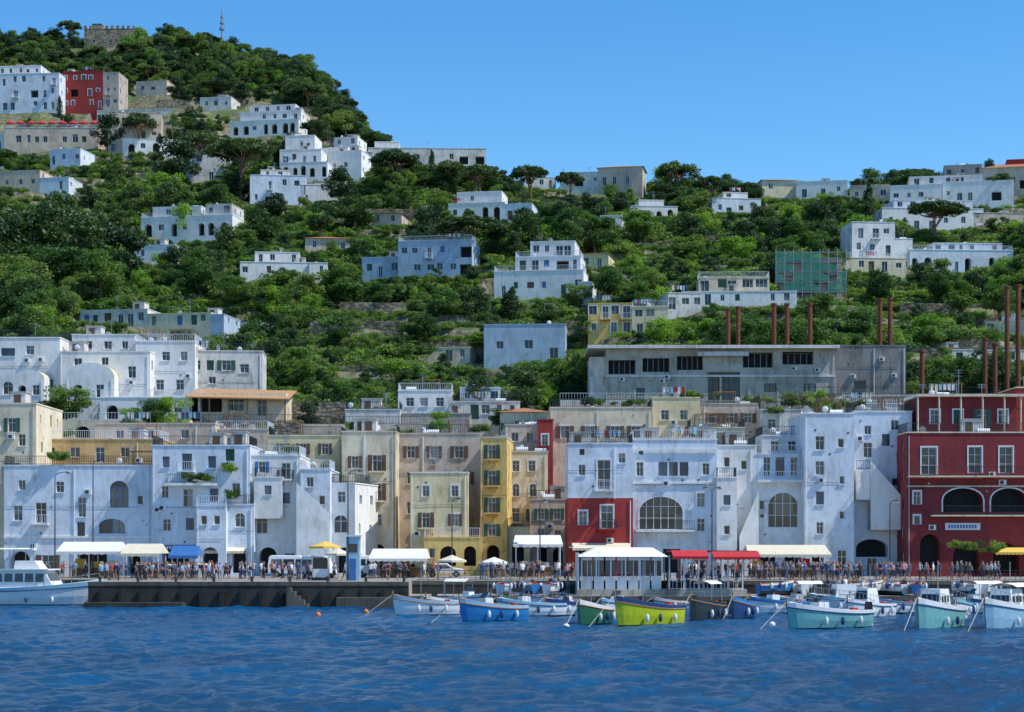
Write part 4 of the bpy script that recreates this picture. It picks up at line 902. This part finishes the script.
kiosk(172,196,553,184,'blue','ticket_kiosk',3)
kiosk(372,425,556,186,'aw_white','cafe_canopy',5)
kiosk(516,560,542,193,'aw_white','cafe_canopy',4)
kiosk(750,828,552,190,'aw_cream','restaurant_canopy',5)
def parasol(px,py,Y,mat,r_=1.5):
    mb=MB(); X=wx(px,Y); z=wz(py,Y)
    mb.cyl('pole','steel',(X,Y,QZ),(X,Y,z),.035,n=6); mb.cyl('base','concrete',(X,Y,QZ),(X,Y,QZ+.12),.3,n=8)
    mb.cyl('canopy',mat,(X,Y,z-.55),(X,Y,z),r_,.04,8,False); mb.cyl('canopy',mat,(X,Y,z-.75),(X,Y,z-.55),r_,r_,8,False); mb.finish('parasol')
for p in [(325,541,182,'aw_yellow',1.6),(338,548,180,'aw_cream',1.2),(452,555,188,'aw_cream'),(494,557,186,'aw_white')]: parasol(*p)
def lamp(px,top,base,Y,arm=1.2,two=False):
    mb=MB(); X=wx(px,Y); z=wz(top,Y); g=wz(base,Y)
    mb.cyl('pole','rail',(X,Y,g),(X,Y,g+.8),.13,.10,8); mb.cyl('pole','rail',(X,Y,g+.8),(X,Y,z-.5),.075,.05,8)
    for s_ in ((1,-1) if two else (1,)):
        prev=Vector((X,Y,z-.5))
        for i in range(1,7):
            t=math.pi*.55*i/6; q=Vector((X+s_*arm*(1-math.cos(t))/1.16,Y,z-.5+.5*math.sin(t))); mb.cyl('arm','rail',prev,q,.04,n=6); prev=q
        mb.cyl('lantern','rail',prev,prev-Vector((0,0,.15)),.08,.3,8); mb.cyl('lantern','lamp',prev-Vector((0,0,.15)),prev-Vector((0,0,.3)),.26,.12,8)
    mb.finish('street_lamp')
for a in [(55,472,576,190,1.4),(93,460,576,188,.8),(348,470,580,172,1.2),(394,425,572,197,.1),(712,487,576,186,.8,True),(452,498,574,192,.8),(540,500,574,192,.6),(890,500,576,186,.8),(565,545,578,180,.6)]: lamp(*a)
mb=MB(); Y=172; f=Fr((wx(346,Y),Y,QZ)); mb.box('walls','b_sky',f,0,1.3,0,1.3,0,4.2); mb.box('roof','frame',f,-.2,1.5,-.2,1.5,4.2,4.35); mb.box('door','blue',f,.35,.95,-.04,-.003,0,2.1); mb.box('window','glass',f,.2,1.1,-.04,-.003,2.7,3.5); mb.finish('quay_booth')
mb=MB(); Y=173; f=Fr((wx(312,Y),Y,QZ)); mb.box('walls','darkframe',f,0,1.6,0,1.2,0,.25)
for x in(0,1.5):
    for y in(0,1.1): mb.box('posts','whiterail',f,x,x+.08,y,y+.08,.25,2.3)
mb.box('panels','frame',f,.1,1.48,.02,.06,.3,1.1); mb.box('panels','glass',f,.1,1.48,.03,.05,1.12,2.2); mb.box('roof','whiterail',f,-.15,1.75,-.15,1.35,2.3,2.42); mb.finish('ticket_booth')
# restaurant pavilion on the waterfront
mb=MB(); Y=166.; g=1.6; f=Fr((wx(581,Y),Y,0)); s_=F/Y; W=(742-581)/s_; zr=wz(554,Y)
mb.box('platform','concrete',f,-.4,W+.4,-.6,6,-.8,g)
for i in range(12):
    x=W*i/11; mb.box('posts','whiterail',f,x,x+.12,0,.12,g,zr-.1); mb.box('posts','whiterail',f,x,x+.12,5.6,5.72,g,zr)
for i in range(7):
    x=.14+W*.5*i/7; w=W*.5/7-.16
    mb.box('wall_panel','white',f,x,x+w,.02,.1,g,g+1.2); mb.quad('glazing','glass',[f.p(x,.06,g+1.25),f.p(x+w,.06,g+1.25),f.p(x+w,.06,zr-.6),f.p(x,.06,zr-.6)]); mb.box('window_frames','frame',f,x,x+w,.02,.1,zr-.58,zr-.3); mb.box('window_frames','frame',f,x+w/2-.03,x+w/2+.03,.01,.05,g+1.25,zr-.6)
P=f.p
mb.faces('roof','white',[P(-.3,-.6,zr-.25),P(W*.54,-.6,zr-.25),P(W*.54,6.2,zr-.25),P(-.3,6.2,zr-.25),P(W*.1,1.2,zr+.6),P(W*.45,1.2,zr+.6),P(W*.45,4.6,zr+.6),P(W*.1,4.6,zr+.6)],[(0,1,5,4),(1,2,6,5),(2,3,7,6),(3,0,4,7),(4,5,6,7)])
f2=Fr(P(W*.56,0,0)); aw(mb,f2,0,W*.22,zr+.35,1.8,.55,'aw_red','red_awning'); aw(mb,f2,W*.25,W*.54,zr+.25,1.8,.5,'aw_red','red_awning')
mb.faces('red_roof','aw_red',[P(W*.55,.0,zr+.36),P(W*1.1,.0,zr+.3),P(W*1.1,5.6,zr+.1),P(W*.55,5.6,zr+.15)],[(0,1,2,3)])
railing(mb,f,W*.54,W,-.3,g,1.0,'whiterail',.4)
for i in range(6): mb.box('tables','frame',f,W*.58+i*1.1,W*.58+i*1.1+.7,1.5,2.2,g+.7,g+.75); mb.cyl('tables','steel',P(W*.58+i*1.1+.35,1.85,g),P(W*.58+i*1.1+.35,1.85,g+.7),.05,n=6)
mb.box('gable','white',f,-.32,-.2,-.2,5.8,g,zr+.1)
mb.finish('seafront_restaurant_pavilion')
mb=MB(); f=Fr((0,171.6,0)); railing(mb,f,-9,5,0,QZ,1.,'rail',.5); railing(mb,f,22,60,0,QZ,1.,'rail',.5); mb.finish('promenade_railing')
for px_ in range(100,405,38):
    mb=MB(); X=wx(px_,166.3); mb.cyl('post','darkframe',(X,166.3,QZ),(X,166.3,QZ+.35),.14,.12,8); mb.cyl('post','darkframe',(X,166.3,QZ+.35),(X,166.3,QZ+.5),.22,.2,8); mb.finish('mooring_bollard')
def vehicle(px_,Y,yaw,col,kind='van'):
    mb=MB(); f=Fr((wx(px_,Y),Y,QZ+.01),math.radians(yaw))
    pr=[(0,.4),(-.02,1.3),(.08,2.15),(.3,2.3),(3.3,2.28),(3.75,1.9),(4.25,1.2),(4.95,1.0),(5.05,.4)] if kind=='van' else [(0,.35),(0,.8),(.2,.98),(.75,1.42),(2.3,1.45),(3.0,.98),(4.0,.85),(4.1,.4)]
    w=1.9 if kind=='van' else 1.65; vs=[];n=len(pr)
    for y,ins in((0,.12),(.12,0),(w-.12,0),(w,.12)):
        for x,z in pr: k=max(0,(z-1.))*.1; yy=y+(k if y<w/2 else -k); vs.append(f.p(x,yy,z if ins==0 or z<.5 else z-.06))
    fs=[tuple(range(n)),tuple(range(4*n-1,3*n-1,-1))]
    for r_ in range(3):
        for i in range(n-1): a=r_*n+i; fs.append((a,a+n,a+n+1,a+1))
        fs.append((r_*n,r_*n+n-1,r_*n+2*n-1,r_*n+n))
    mb.faces('body',col,vs,fs)
    zz=(1.25,1.9) if kind=='van' else (.98,1.33)
    for yy in(-.012,w+.012):
        k=lambda z:(max(0,z-1)*.1)*(1 if yy<0 else -1)
        for a,b2,c2,d2 in ([(2.9,3.9,3.55,2.9),(1.6,2.75,2.75,1.6),(.3,1.45,1.45,.35)] if kind=='van' else [(1.6,2.75,2.25,1.6),(.45,1.5,1.5,.85)]):
            mb.quad('windows','glass',[f.p(a,yy+k(zz[0]),zz[0]),f.p(b2,yy+k(zz[0]),zz[0]),f.p(c2,yy+k(zz[1]),zz[1]),f.p(d2,yy+k(zz[1]),zz[1])])
    a=(4.2,1.28,3.8,1.88) if kind=='van' else (2.95,1.02,2.38,1.4)
    mb.quad('windows','glass',[f.p(a[0]+.03,.2,a[1]),f.p(a[0]+.03,w-.2,a[1]),f.p(a[2]+.03,w-.25,a[3]),f.p(a[2]+.03,.25,a[3])])
    L=pr[-1][0]
    for x in(.18*L,.8*L):
        for y in(-.02,w-.2): mb.cyl('wheels','tyre',f.p(x,y,.33),f.p(x,y+.22,.33),.33,n=14); mb.cyl('wheels','steel',f.p(x,y-.01,.33),f.p(x,y+.23,.33),.18,n=10)
    for y in(.15,w-.45): mb.box('lights','lamp',f,L-.02,L+.03,y,y+.3,.65,.85)
    mb.box('bumper','black',f,L-.02,L+.08,.1,w-.1,.35,.55)
    mb.finish('parked_van' if kind=='van' else 'parked_car')
vehicle(268,190,0,'b_white'); vehicle(300,186,-60,'b_white'); vehicle(352,190,10,'b_white'); vehicle(395,192,180,'b_sky','car'); vehicle(425,190,0,'b_white','car'); vehicle(135,192,0,'b_dark','car'); vehicle(215,191,180,'b_white','car')

# ------------------------------------------------------------ boats
def boat(name,px_,py_,L,head,hull,trim='b_white',inner='b_wood',opt='',Bm=None,fb=1.05,Y=None,zo=0.,roll=0):
    Y=Y or CH*F/(py_-HZ); Bm=Bm or L*.38; a=math.radians(head); O=Vector((wx(px_,Y),Y,zo)); ca,sa=math.cos(a),math.sin(a)
    def P(x,y,z): return O+Vector((x*ca-y*sa,x*sa+y*ca,z+y*roll))
    mb=MB(); n=16; st=[]
    for i in range(n+1):
        t=i/n; w=Bm/2*(math.sin(math.pi*(.16+.84*t))**.65 if i<n else .02); w=max(w,.02)
        zs=fb+fb*.62*t**2.2+.06*(1-t); x=(t-.5)*L*(1); st.append((x,w,zs,t))
    for s_ in(1,-1):
        rows=[]
        for x,w,zs,t in st:
            rk=L*.06*t**3
            rows.append([P(x+rk,s_*w,zs),P(x+rk*.92,s_*w*.985,zs*.80),P(x+rk*.6,s_*w*.92,zs*.4),P(x+rk*.2,s_*w*.8,.08),P(x,s_*w*.62,-.15),P(x-rk,0,-.4)])
        for i in range(n):
            for j in range(5):
                q=[rows[i][j],rows[i+1][j],rows[i+1][j+1],rows[i][j+1]]
                if s_<0:q=q[::-1]
                mb.quad('hull',trim if j==0 else (hull if j<3 else 'b_dark'),q)
        inn=[[P(x+L*.06*t**3,s_*w,zs),P(x+L*.06*t**3,s_*max(w-.14,.005),zs+.02),P(x,s_*max(w-.16,.004)*.96,.45),P(x,0,.4)] for x,w,zs,t in st]
        for i in range(n):
            mb.quad('gunwale','b_wood' if 'w' in opt else trim,[inn[i][0],inn[i][1],inn[i+1][1],inn[i+1][0]])
            mb.quad('interior',inner,[inn[i][1],inn[i][2],inn[i+1][2],inn[i+1][1]]); mb.quad('interior',inner,[inn[i][2],inn[i][3],inn[i+1][3],inn[i+1][2]])
            if 'd' in opt or i>=n*.66: mb.quad('deck','b_white' if 'w' not in opt else 'b_wood',[inn[i][1]-Vector((0,0,.05)),inn[i+1][1]-Vector((0,0,.05)),P(st[i+1][0],0,st[i+1][2]+.02),P(st[i][0],0,st[i][2]+.02)])
        for i in range(n): mb.cyl('rub_rail','b_wood' if 'w' in opt else 'b_navy',rows[i][1],rows[i+1][1],.05,n=5)
    x,w,zs,_=st[0]; mb.quad('hull',hull,[P(x,w,zs),P(x,-w,zs),P(x,-w*.62,-.15),P(x,0,-.4),P(x,w*.62,-.15)])
    def bx(part,mat,x0,x1,y0,y1,z0,z1,tx=0,ty=0):
        v=[P(x0,y0,z0),P(x1,y0,z0),P(x1,y1,z0),P(x0,y1,z0),P(x0+tx,y0+ty,z1),P(x1-tx,y0+ty,z1),P(x1-tx,y1-ty,z1),P(x0+tx,y1-ty,z1)]
        mb.faces(part,mat,v,[(3,2,1,0),(4,5,6,7),(0,1,5,4),(1,2,6,5),(2,3,7,6),(3,0,4,7)])
    for t in(.25,.45,.62): wi=Bm/2*.85; bx('seats','b_wood',(t-.5)*L-.15,(t-.5)*L+.15,-wi,wi,fb-.25,fb-.18)
    bx('engine_box','b_white',-L*.12,L*.06,-.4,.4,.45,fb+.15,.05,.05)
    mb.cyl('stem_post','b_wood',P(L*.5+L*.05,0,st[-1][2]-.3),P(L*.5+L*.065,0,st[-1][2]+.3),.08,.05,6)
    for t in(.3,.5,.7): 
        for s_ in(1,-1): i=int(t*n); mb.sph('fenders','b_white' if t!=.5 else 'b_navy',P(st[i][0],s_*(st[i][1]+.13),.55),.14,.14,.3)
    bx('tackle','aw_red',-L*.38,-L*.3,-.3,.2,fb-.2,fb+.2,.05,.05); bx('tackle','blue',L*.2,L*.27,-.2,.35,fb,fb+.35,.05,.05); bx('tackle','orange',-L*.22,-L*.17,.2,.5,fb-.2,fb+.12,.02,.02)
    if 'c' in opt:
        for x in(-L*.25,L*.12):
            for s_ in(1,-1): mb.cyl('canopy_frame','steel',P(x,s_*Bm*.38,fb-.1),P(x,s_*Bm*.36,fb+1.5),.03,n=5)
        for i in range(6):
            a0=-1+i/3;a1=-1+(i+1)/3; z=lambda q:fb+1.5+.25*(1-q*q)
            mb.quad('canopy','aw_white' if 'b' not in opt else 'blue',[P(-L*.28,a0*Bm*.38,z(a0)),P(L*.16,a0*Bm*.38,z(a0)),P(L*.16,a1*Bm*.38,z(a1)),P(-L*.28,a1*Bm*.38,z(a1))])
    if 'h' in opt:
        bx('console','b_white',L*.05,L*.2,-.5,.5,.5,fb+.65,.08,.05); mb.quad('windscreen','glass',[P(L*.2,-.45,fb+.65),P(L*.2,.45,fb+.65),P(L*.12,.4,fb+1.1),P(L*.12,-.4,fb+1.1)])
    if 'o' in opt:
        bx('outboard_motor','black',-L*.5-.5,-L*.5-.02,-.2,.2,fb-.05,fb+.6,.06,.04); bx('outboard_motor','black',-L*.5-.33,-L*.5-.12,-.08,.08,-.4,fb)
    if 'k' in opt:
        bx('cabin','b_white',-L*.08,L*.24,-Bm*.3,Bm*.3,fb*.8,fb+1.35,.25,.12)
        for s_ in(1,-1):
            for q in range(3): x0=-L*.03+q*L*.075; y=s_*(Bm*.3-.05); mb.quad('windows','glass',[P(x0,y,fb+.45),P(x0+L*.055,y,fb+.45),P(x0+L*.055,y-s_*.045,fb+1.),P(x0,y-s_*.045,fb+1.)])
        mb.quad('windows','glass',[P(L*.235,-Bm*.25,fb+.5),P(L*.235,Bm*.25,fb+.5),P(L*.2+.03,Bm*.22,fb+1.15),P(L*.2+.03,-Bm*.22,fb+1.15)])
        mb.cyl('mast','steel',P(0,0,fb+1.3),P(0,0,fb+3.2),.03,n=5)
    elif 'm' in opt: mb.cyl('mast','steel',P(L*.1,0,.5),P(L*.1,0,fb+3.2),.04,.03,n=6)
    if 'r' in opt:
        pv=None
        for i in range(n//2,n+1):
            x,w,zs,t=st[i]
            for s_ in(1,-1): mb.cyl('bow_rail','steel',P(x,s_*w*.9,zs),P(x,s_*w*.85,zs+.6),.02,n=4)
            if pv:
                for s_ in(1,-1): mb.cyl('bow_rail','steel',P(pv[0],s_*pv[1]*.85,pv[2]+.6),P(x,s_*w*.85,zs+.6),.022,n=4)
            pv=(x,w,zs)
    if zo==0 and L<8: # mooring line to the water
        q=P(L*.56,0,st[-1][2]); d=Vector((ca,sa,0)); mb.cyl('mooring_line','aw_cream',q,q+d*2.5-Vector((0,0,q.z+.1)),.02,n=4)
    mb.finish(name,smooth=('hull',))
    return P
boat('wooden_fishing_boat',427,615,5.2,200,'b_white','b_sky','b_sky','wm'); boat('wooden_fishing_boat',494,621,5.4,212,'b_blue','b_sky','b_wood','whm',fb=1.1)
boat('motor_boat',462,608,5.4,-30,'b_white','b_white','b_white','ohc',fb=.9); boat('motor_boat',532,616,5.6,205,'b_white','b_sky','b_white','ohr',fb=.95); boat('rowing_boat',556,609,4.6,200,'b_white','b_blue','b_sky','w',fb=.8)
boat('wooden_fishing_boat',594,624,5,245,'b_green','b_white','b_wood','wm',fb=1.15); boat('lime_green_fishing_boat',649,625,5.8,218,'b_lime','b_navy','b_wood','wm',fb=1.35); boat('dark_fishing_boat',706,620,5.2,240,'b_dark','b_dark','b_wood','wc',fb=1.25)
boat('small_blue_boat',742,618,4.2,245,'b_navy','b_blue','b_wood','w',fb=1.1); boat('motor_boat',829,628,6.8,212,'b_teal','b_white','b_white','hor',fb=1.15); boat('cabin_boat',850,612,6.8,190,'b_white','b_sky','b_white','kr',fb=1.)
boat('cabin_boat',938,628,6.8,236,'b_teal','b_white','b_wood','kr',fb=1.35); boat('cabin_boat',1010,628,7.2,230,'b_sky','b_white','b_white','kcr',fb=1.35); boat('motor_boat',982,613,5.6,195,'b_white','b_navy','b_white','ohc',fb=.95)
boat('motor_boat',622,615,5,230,'b_white','b_sky','b_white','oh',fb=.9); boat('rowing_boat',680,612,4.4,200,'b_sky','b_white','b_wood','w',fb=.8); boat('motor_boat',780,613,5.4,205,'b_white','b_blue','b_white','oh',fb=.9); boat('rowing_boat',512,611,4.4,250,'b_white','b_green','b_wood','wm',fb=.9)
boat('motor_boat',572,615,5.,215,'b_white','b_navy','b_white','ohr',fb=.9); boat('rowing_boat',895,613,4.8,210,'b_white','b_blue','b_wood','w',fb=.85); boat('motor_boat',805,611,5,190,'b_white','b_white','b_white','ohc',fb=.85); boat('wooden_fishing_boat',448,612,4.6,225,'b_sky','b_white','b_wood','wm',fb=.9); boat('cabin_boat',870,617,5.6,225,'b_white','b_white','b_white','kr',fb=.95); boat('motor_boat',960,616,5,250,'b_white','b_teal','b_white','ohr',fb=.9)
for i,(px_,hd) in enumerate([(505,70),(530,100),(552,60),(775,30),(800,85),(865,20),(895,95),(918,80),(965,100),(990,60),(880,150)]):
    boat('beached_rowing_boat',px_,0,3.8,hd+R.uniform(-15,15),R.choice(['b_white','b_white','b_sky','b_blue','b_teal']),R.choice(['b_white','b_navy','b_blue']),'b_wood','w',fb=.65,Y=166+R.uniform(-1,2),zo=1.42,roll=R.uniform(-.12,.12))
Pc=boat('passenger_cruiser',34,603,13,-6,'b_white','b_sky','b_white','dr',Bm=4,fb=1.5,Y=172)
def cruiser():
    Y=172; O=Vector((wx(34,Y),Y,0)); f=Fr(O,math.radians(-6)); mb=MB()
    def tb(part,mat,x0,x1,w0,z0,z1,ta,tb_,tw):
        v=[f.p(x0,-w0,z0),f.p(x1,-w0,z0),f.p(x1,w0,z0),f.p(x0,w0,z0),f.p(x0+ta,-w0+tw,z1),f.p(x1-tb_,-w0+tw,z1),f.p(x1-tb_,w0-tw,z1),f.p(x0+ta,w0-tw,z1)]
        mb.faces(part,mat,v,[(3,2,1,0),(4,5,6,7),(0,1,5,4),(1,2,6,5),(2,3,7,6),(3,0,4,7)])
    tb('cabin','b_white',-4.8,2.6,1.6,1.5,3.3,.1,1.1,.15)
    for i in range(6): x=-4.4+i*1.02; mb.quad('windows','glass',[f.p(x,-1.56,2.2),f.p(x+.85,-1.56,2.2),f.p(x+.8,-1.5,3.),f.p(x+.05,-1.5,3.)])
    mb.quad('windows','glass',[f.p(2.15,-1.3,2.3),f.p(2.15,1.3,2.3),f.p(1.82,1.25,3.0),f.p(1.82,-1.25,3.0)])
    tb('upper_deck','b_white',-5.6,2.0,1.75,3.3,3.42,0,0,0)
    tb('bridge','b_white',-1.6,1.,1.,3.42,4.2,.1,.6,.08)
    for x in(-4.8,-3,-1.4): 
        for y in(-1.5,1.5): mb.cyl('canopy_posts','steel',f.p(x,y,3.4),f.p(x,y,5.3),.035,n=5)
    tb('canopy','aw_white',-5.2,-.8,1.7,5.3,5.42,.2,.2,.2)
    railing(mb,f,-5.5,-1.7,-1.7,3.42,.9,'steel',.5); mb.cyl('mast','steel',f.p(0,0,4.2),f.p(-.3,0,6.8),.05,n=6); mb.cyl('radar','b_white',f.p(-.1,0,5.2),f.p(-.1,0,5.4),.35,n=10)
    o=mb.finish('superstructure'); par=[q for q in bpy.data.objects if q.name=='passenger_cruiser'][0]; l=o.location.copy(); o.parent=par; o.location=l-par.location
cruiser()
for px_,py_,c in [(318,616,'orange'),(366,613,'orange'),(566,628,'b_white'),(870,626,'b_white'),(772,626,'b_white')]:
    Y=CH*F/(py_-HZ); mb=MB(); mb.sph('float',c,(wx(px_,Y),Y,.1),.24,.24,.22); mb.cyl('ring','steel',(wx(px_,Y),Y,.3),(wx(px_,Y),Y,.42),.05,n=6); mb.finish('mooring_buoy',smooth=('float',))
def rockmesh(n,seed,area,name):
    r=np.random.RandomState(seed); mb=MB()
    for i in range(n):
        X=r.uniform(*area[0]);Y=r.uniform(*area[1]); s_=r.uniform(.25,.7); z=r.uniform(-.1,.25)
        vs=[];nu,nv=7,4
        for j in range(nv+1):
            ph=-math.pi/2+math.pi*j/nv
            for k in range(nu): t=6.283*k/nu; q=s_*r.uniform(.75,1.15); vs.append((X+q*1.2*math.cos(ph)*math.cos(t),Y+q*math.cos(ph)*math.sin(t),z+q*.7*math.sin(ph)))
        mb.faces('rocks','rock',vs,[(j*nu+k,j*nu+(k+1)%nu,(j+1)*nu+(k+1)%nu,(j+1)*nu+k) for j in range(nv) for k in range(nu)])
    mb.finish(name)
rockmesh(50,1,((-9,5),(161.8,163)),'shore_rocks'); rockmesh(120,2,((22,50),(161.5,163)),'shore_rocks')

# ------------------------------------------------------------ people
def cramp(n,cols):
    m,nt,b=newmat(n); oi=nd(nt,'ShaderNodeObjectInfo'); r=ramp(nt,[(i/len(cols),c) for i,c in enumerate(cols)]); r.color_ramp.interpolation='CONSTANT'
    mu=nd(nt,'ShaderNodeMath',operation='FRACT'); m2=nd(nt,'ShaderNodeMath',operation='MULTIPLY'); nt.links.new(oi.outputs['Random'],m2.inputs[0]); m2.inputs[1].default_value=1+len(n)*1.7
    nt.links.new(m2.outputs[0],mu.inputs[0]); nt.links.new(mu.outputs[0],r.inputs[0]); nt.links.new(r.outputs[0],b.inputs['Base Color']); b.inputs['Roughness'].default_value=.8
cramp('shirt',[(.65,.65,.65),(.05,.09,.25),(.4,.05,.05),(.03,.03,.035),(.18,.32,.5),(.06,.06,.07),(.3,.3,.32),(.04,.08,.2),(.5,.2,.25),(.7,.7,.68),(.05,.05,.06),(.1,.12,.1)])
cramp('trousers',[(.03,.04,.09),(.25,.2,.15),(.02,.02,.02),(.03,.03,.04),(.08,.13,.25)])
cramp('hairc',[(.02,.015,.01),(.07,.04,.02),(.25,.16,.07),(.01,.01,.01),(.4,.4,.38)])
plain('skin',(.42,.25,.18),.6,0,.1); plain('shoe',(.05,.04,.04),.6)
def person_mesh(k):
    r=random.Random(k); st=r.choice([0,.12,.28]); 
    sh=.19;  V=[];E=[];Rr=[]
    def v(p,ra,par=None):
        V.append(p);Rr.append(ra)
        if par is not None:E.append((par,len(V)-1))
        return len(V)-1
    pel=v((0,0,.95),.145); sp=v((0,.0,1.15),.125,pel); ch=v((0,.0,1.36),.15,sp); nk=v((0,0,1.49),.055,ch); h0=v((0,-.01,1.57),.075,nk); h1=v((0,-.01,1.65),.095,h0); h2=v((0,0,1.71),.06,h1)
    hands=[]
    for s in(1,-1):
        bend=r.choice([.05,.25,.3]); s0=v((s*sh,0,1.40),.062,ch); el=v((s*(sh+.05),.03-s*st*.2,1.12),.043,s0); wr=v((s*(sh+.03),-bend,1.12-(.25-bend*.5)),.03,el); ha=v((s*(sh+.03),-bend-.05,.80+bend),.028,wr); hands.append((s*(sh+.03),-bend-.07,.77+bend,s))
        hp=v((s*.09,0,.86),.095,pel); kn=v((s*.10,-s*st*.5-.02,.48),.06,hp); an=v((s*.10,-s*st+.04*(s*st<0),.09),.038,kn); to=v((s*.11,-s*st-.16,.04),.035,an)
    me=bpy.data.meshes.new('p'); me.from_pydata(V,E,[]); o=bpy.data.objects.new('p',me); COL.objects.link(o)
    sk=o.modifiers.new('s','SKIN'); 
    for i,q in enumerate(me.skin_vertices[0].data): q.radius=(Rr[i]*(1.25 if i in(0,1,2) else 1),Rr[i]*(.8 if i in(0,1,2) else 1)); q.use_root=(i==0)
    ss=o.modifiers.new('ss','SUBSURF'); ss.levels=1; ss.render_levels=1
    dg=bpy.context.evaluated_depsgraph_get(); m2=bpy.data.meshes.new_from_object(o.evaluated_get(dg)); bpy.data.objects.remove(o)
    vs=[tuple(a.co) for a in m2.vertices]; fs=[tuple(p.vertices) for p in m2.polygons]; mi=[]
    shorts=k%2
    for p in m2.polygons:
        c=p.center
        if c.z>1.53: mi.append(3 if (c.z>1.68 or (c.y>.02 and c.z>(1.45 if k%3==0 else 1.56))) else 0)
        elif c.z>1.46: mi.append(0)
        elif abs(c.x)>.17 and c.z<1.22 : mi.append(0)
        elif c.z>.93: mi.append(1)
        elif c.z<.07: mi.append(4)
        elif c.z<(.5 if shorts else 0): mi.append(0)
        else: mi.append(2)
    def add(c,d,m):
        n=len(vs); x,y,z=c;a,b2,e=d
        for dz in(-e,e):
            for dy in(-b2,b2):
                for dx in(-a,a): vs.append((x+dx,y+dy,z+dz))
        for q in [(0,2,3,1),(4,5,7,6),(0,1,5,4),(2,6,7,3),(0,4,6,2),(1,3,7,5)]: fs.append(tuple(n+i for i in q)); mi.append(m)
    for x,y,z,s in hands:
        for i in range(4): add((x+(i-1.5)*.019,y-.012,z-.035-(.01 if i in(1,2) else 0)),(.008,.009,.035),0)
        add((x-s*.04,y-.02,z+.01),(.009,.012,.028),0)
    add((0,-.105,1.635),(.012,.018,.022),0); add((-.034,-.098,1.655),(.012,.006,.007),4); add((.034,-.098,1.655),(.012,.006,.007),4); add((0,-.095,1.595),(.024,.006,.006),4)
    for s in(1,-1): add((s*.093,.0,1.64),(.01,.018,.028),0)
    if k%4==1: add((0,.16,1.25),(.14,.08,.2),4)
    m3=bpy.data.meshes.new('person'); m3.from_pydata(vs,[],fs)
    for q in('skin','shirt','trousers','hairc','shoe'): m3.materials.append(M[q])
    m3.polygons.foreach_set('material_index',mi); m3.polygons.foreach_set('use_smooth',[True]*len(fs)); m3.update(); return m3
PM=[person_mesh(k) for k in range(8)]
def person(px_,Y,z=QZ):
    o=addob('person',R.choice(PM),(wx(px_,Y),Y,z)); o.rotation_euler=(0,0,R.uniform(0,6.28)); s_=R.uniform(.92,1.06); o.scale=(s_*1.05,s_*1.05,s_)
for n_,a,b_,y0,y1 in [(120,100,335,172,188),(28,345,440,172,192),(45,480,575,176,194),(64,745,838,174,190),(50,835,1000,174,192),(18,680,745,173,186),(14,0,90,178,190)]:
    for i in range(n_): person(R.uniform(a,b_),R.uniform(y0,y1))
for i in range(8): person(R.uniform(665,738),R.uniform(167,169.5),1.6)
for i in range(14): person(R.choice([R.uniform(500,570),R.uniform(755,1000)]),R.uniform(164,170),1.05)

# ------------------------------------------------------------ light, sky, camera
AZ=math.radians(104);EL=math.radians(53)
w=bpy.data.worlds.new('World'); S.world=w; w.use_nodes=True; nt=w.node_tree; bg=nt.nodes['Background']
sky=nt.nodes.new('ShaderNodeTexSky'); sky.sky_type='NISHITA'; sky.sun_disc=False; sky.sun_elevation=EL; sky.sun_rotation=AZ; sky.air_density=1.0; sky.dust_density=.0; sky.ozone_density=3.; sky.altitude=0
hs=nt.nodes.new('ShaderNodeHueSaturation'); hs.inputs['Saturation'].default_value=1.35; hs.inputs['Value'].default_value=1.2
nt.links.new(sky.outputs[0],hs.inputs['Color']); nt.links.new(hs.outputs[0],bg.inputs[0]); bg.inputs[1].default_value=.15
sl=bpy.data.lights.new('sun','SUN'); sl.energy=5.; sl.angle=math.radians(.5); sl.color=(1,.95,.86)
so=bpy.data.objects.new('sun',sl); COL.objects.link(so)
d=Vector((math.sin(AZ)*math.cos(EL),math.cos(AZ)*math.cos(EL),math.sin(EL))); so.rotation_euler=d.to_track_quat('Z','Y').to_euler(); so.location=(0,100,200)
cd=bpy.data.cameras.new('camera'); cd.lens=36*F/1024; cd.sensor_width=36; cd.shift_y=(HZ-356)/1024; cd.clip_end=10000; cd.clip_start=.5
co=bpy.data.objects.new('camera',cd); COL.objects.link(co); co.location=(0,0,CH); co.rotation_euler=(math.radians(90),0,0); S.camera=co
S.view_settings.view_transform='Standard'; S.view_settings.look='None'; S.view_settings.exposure=0
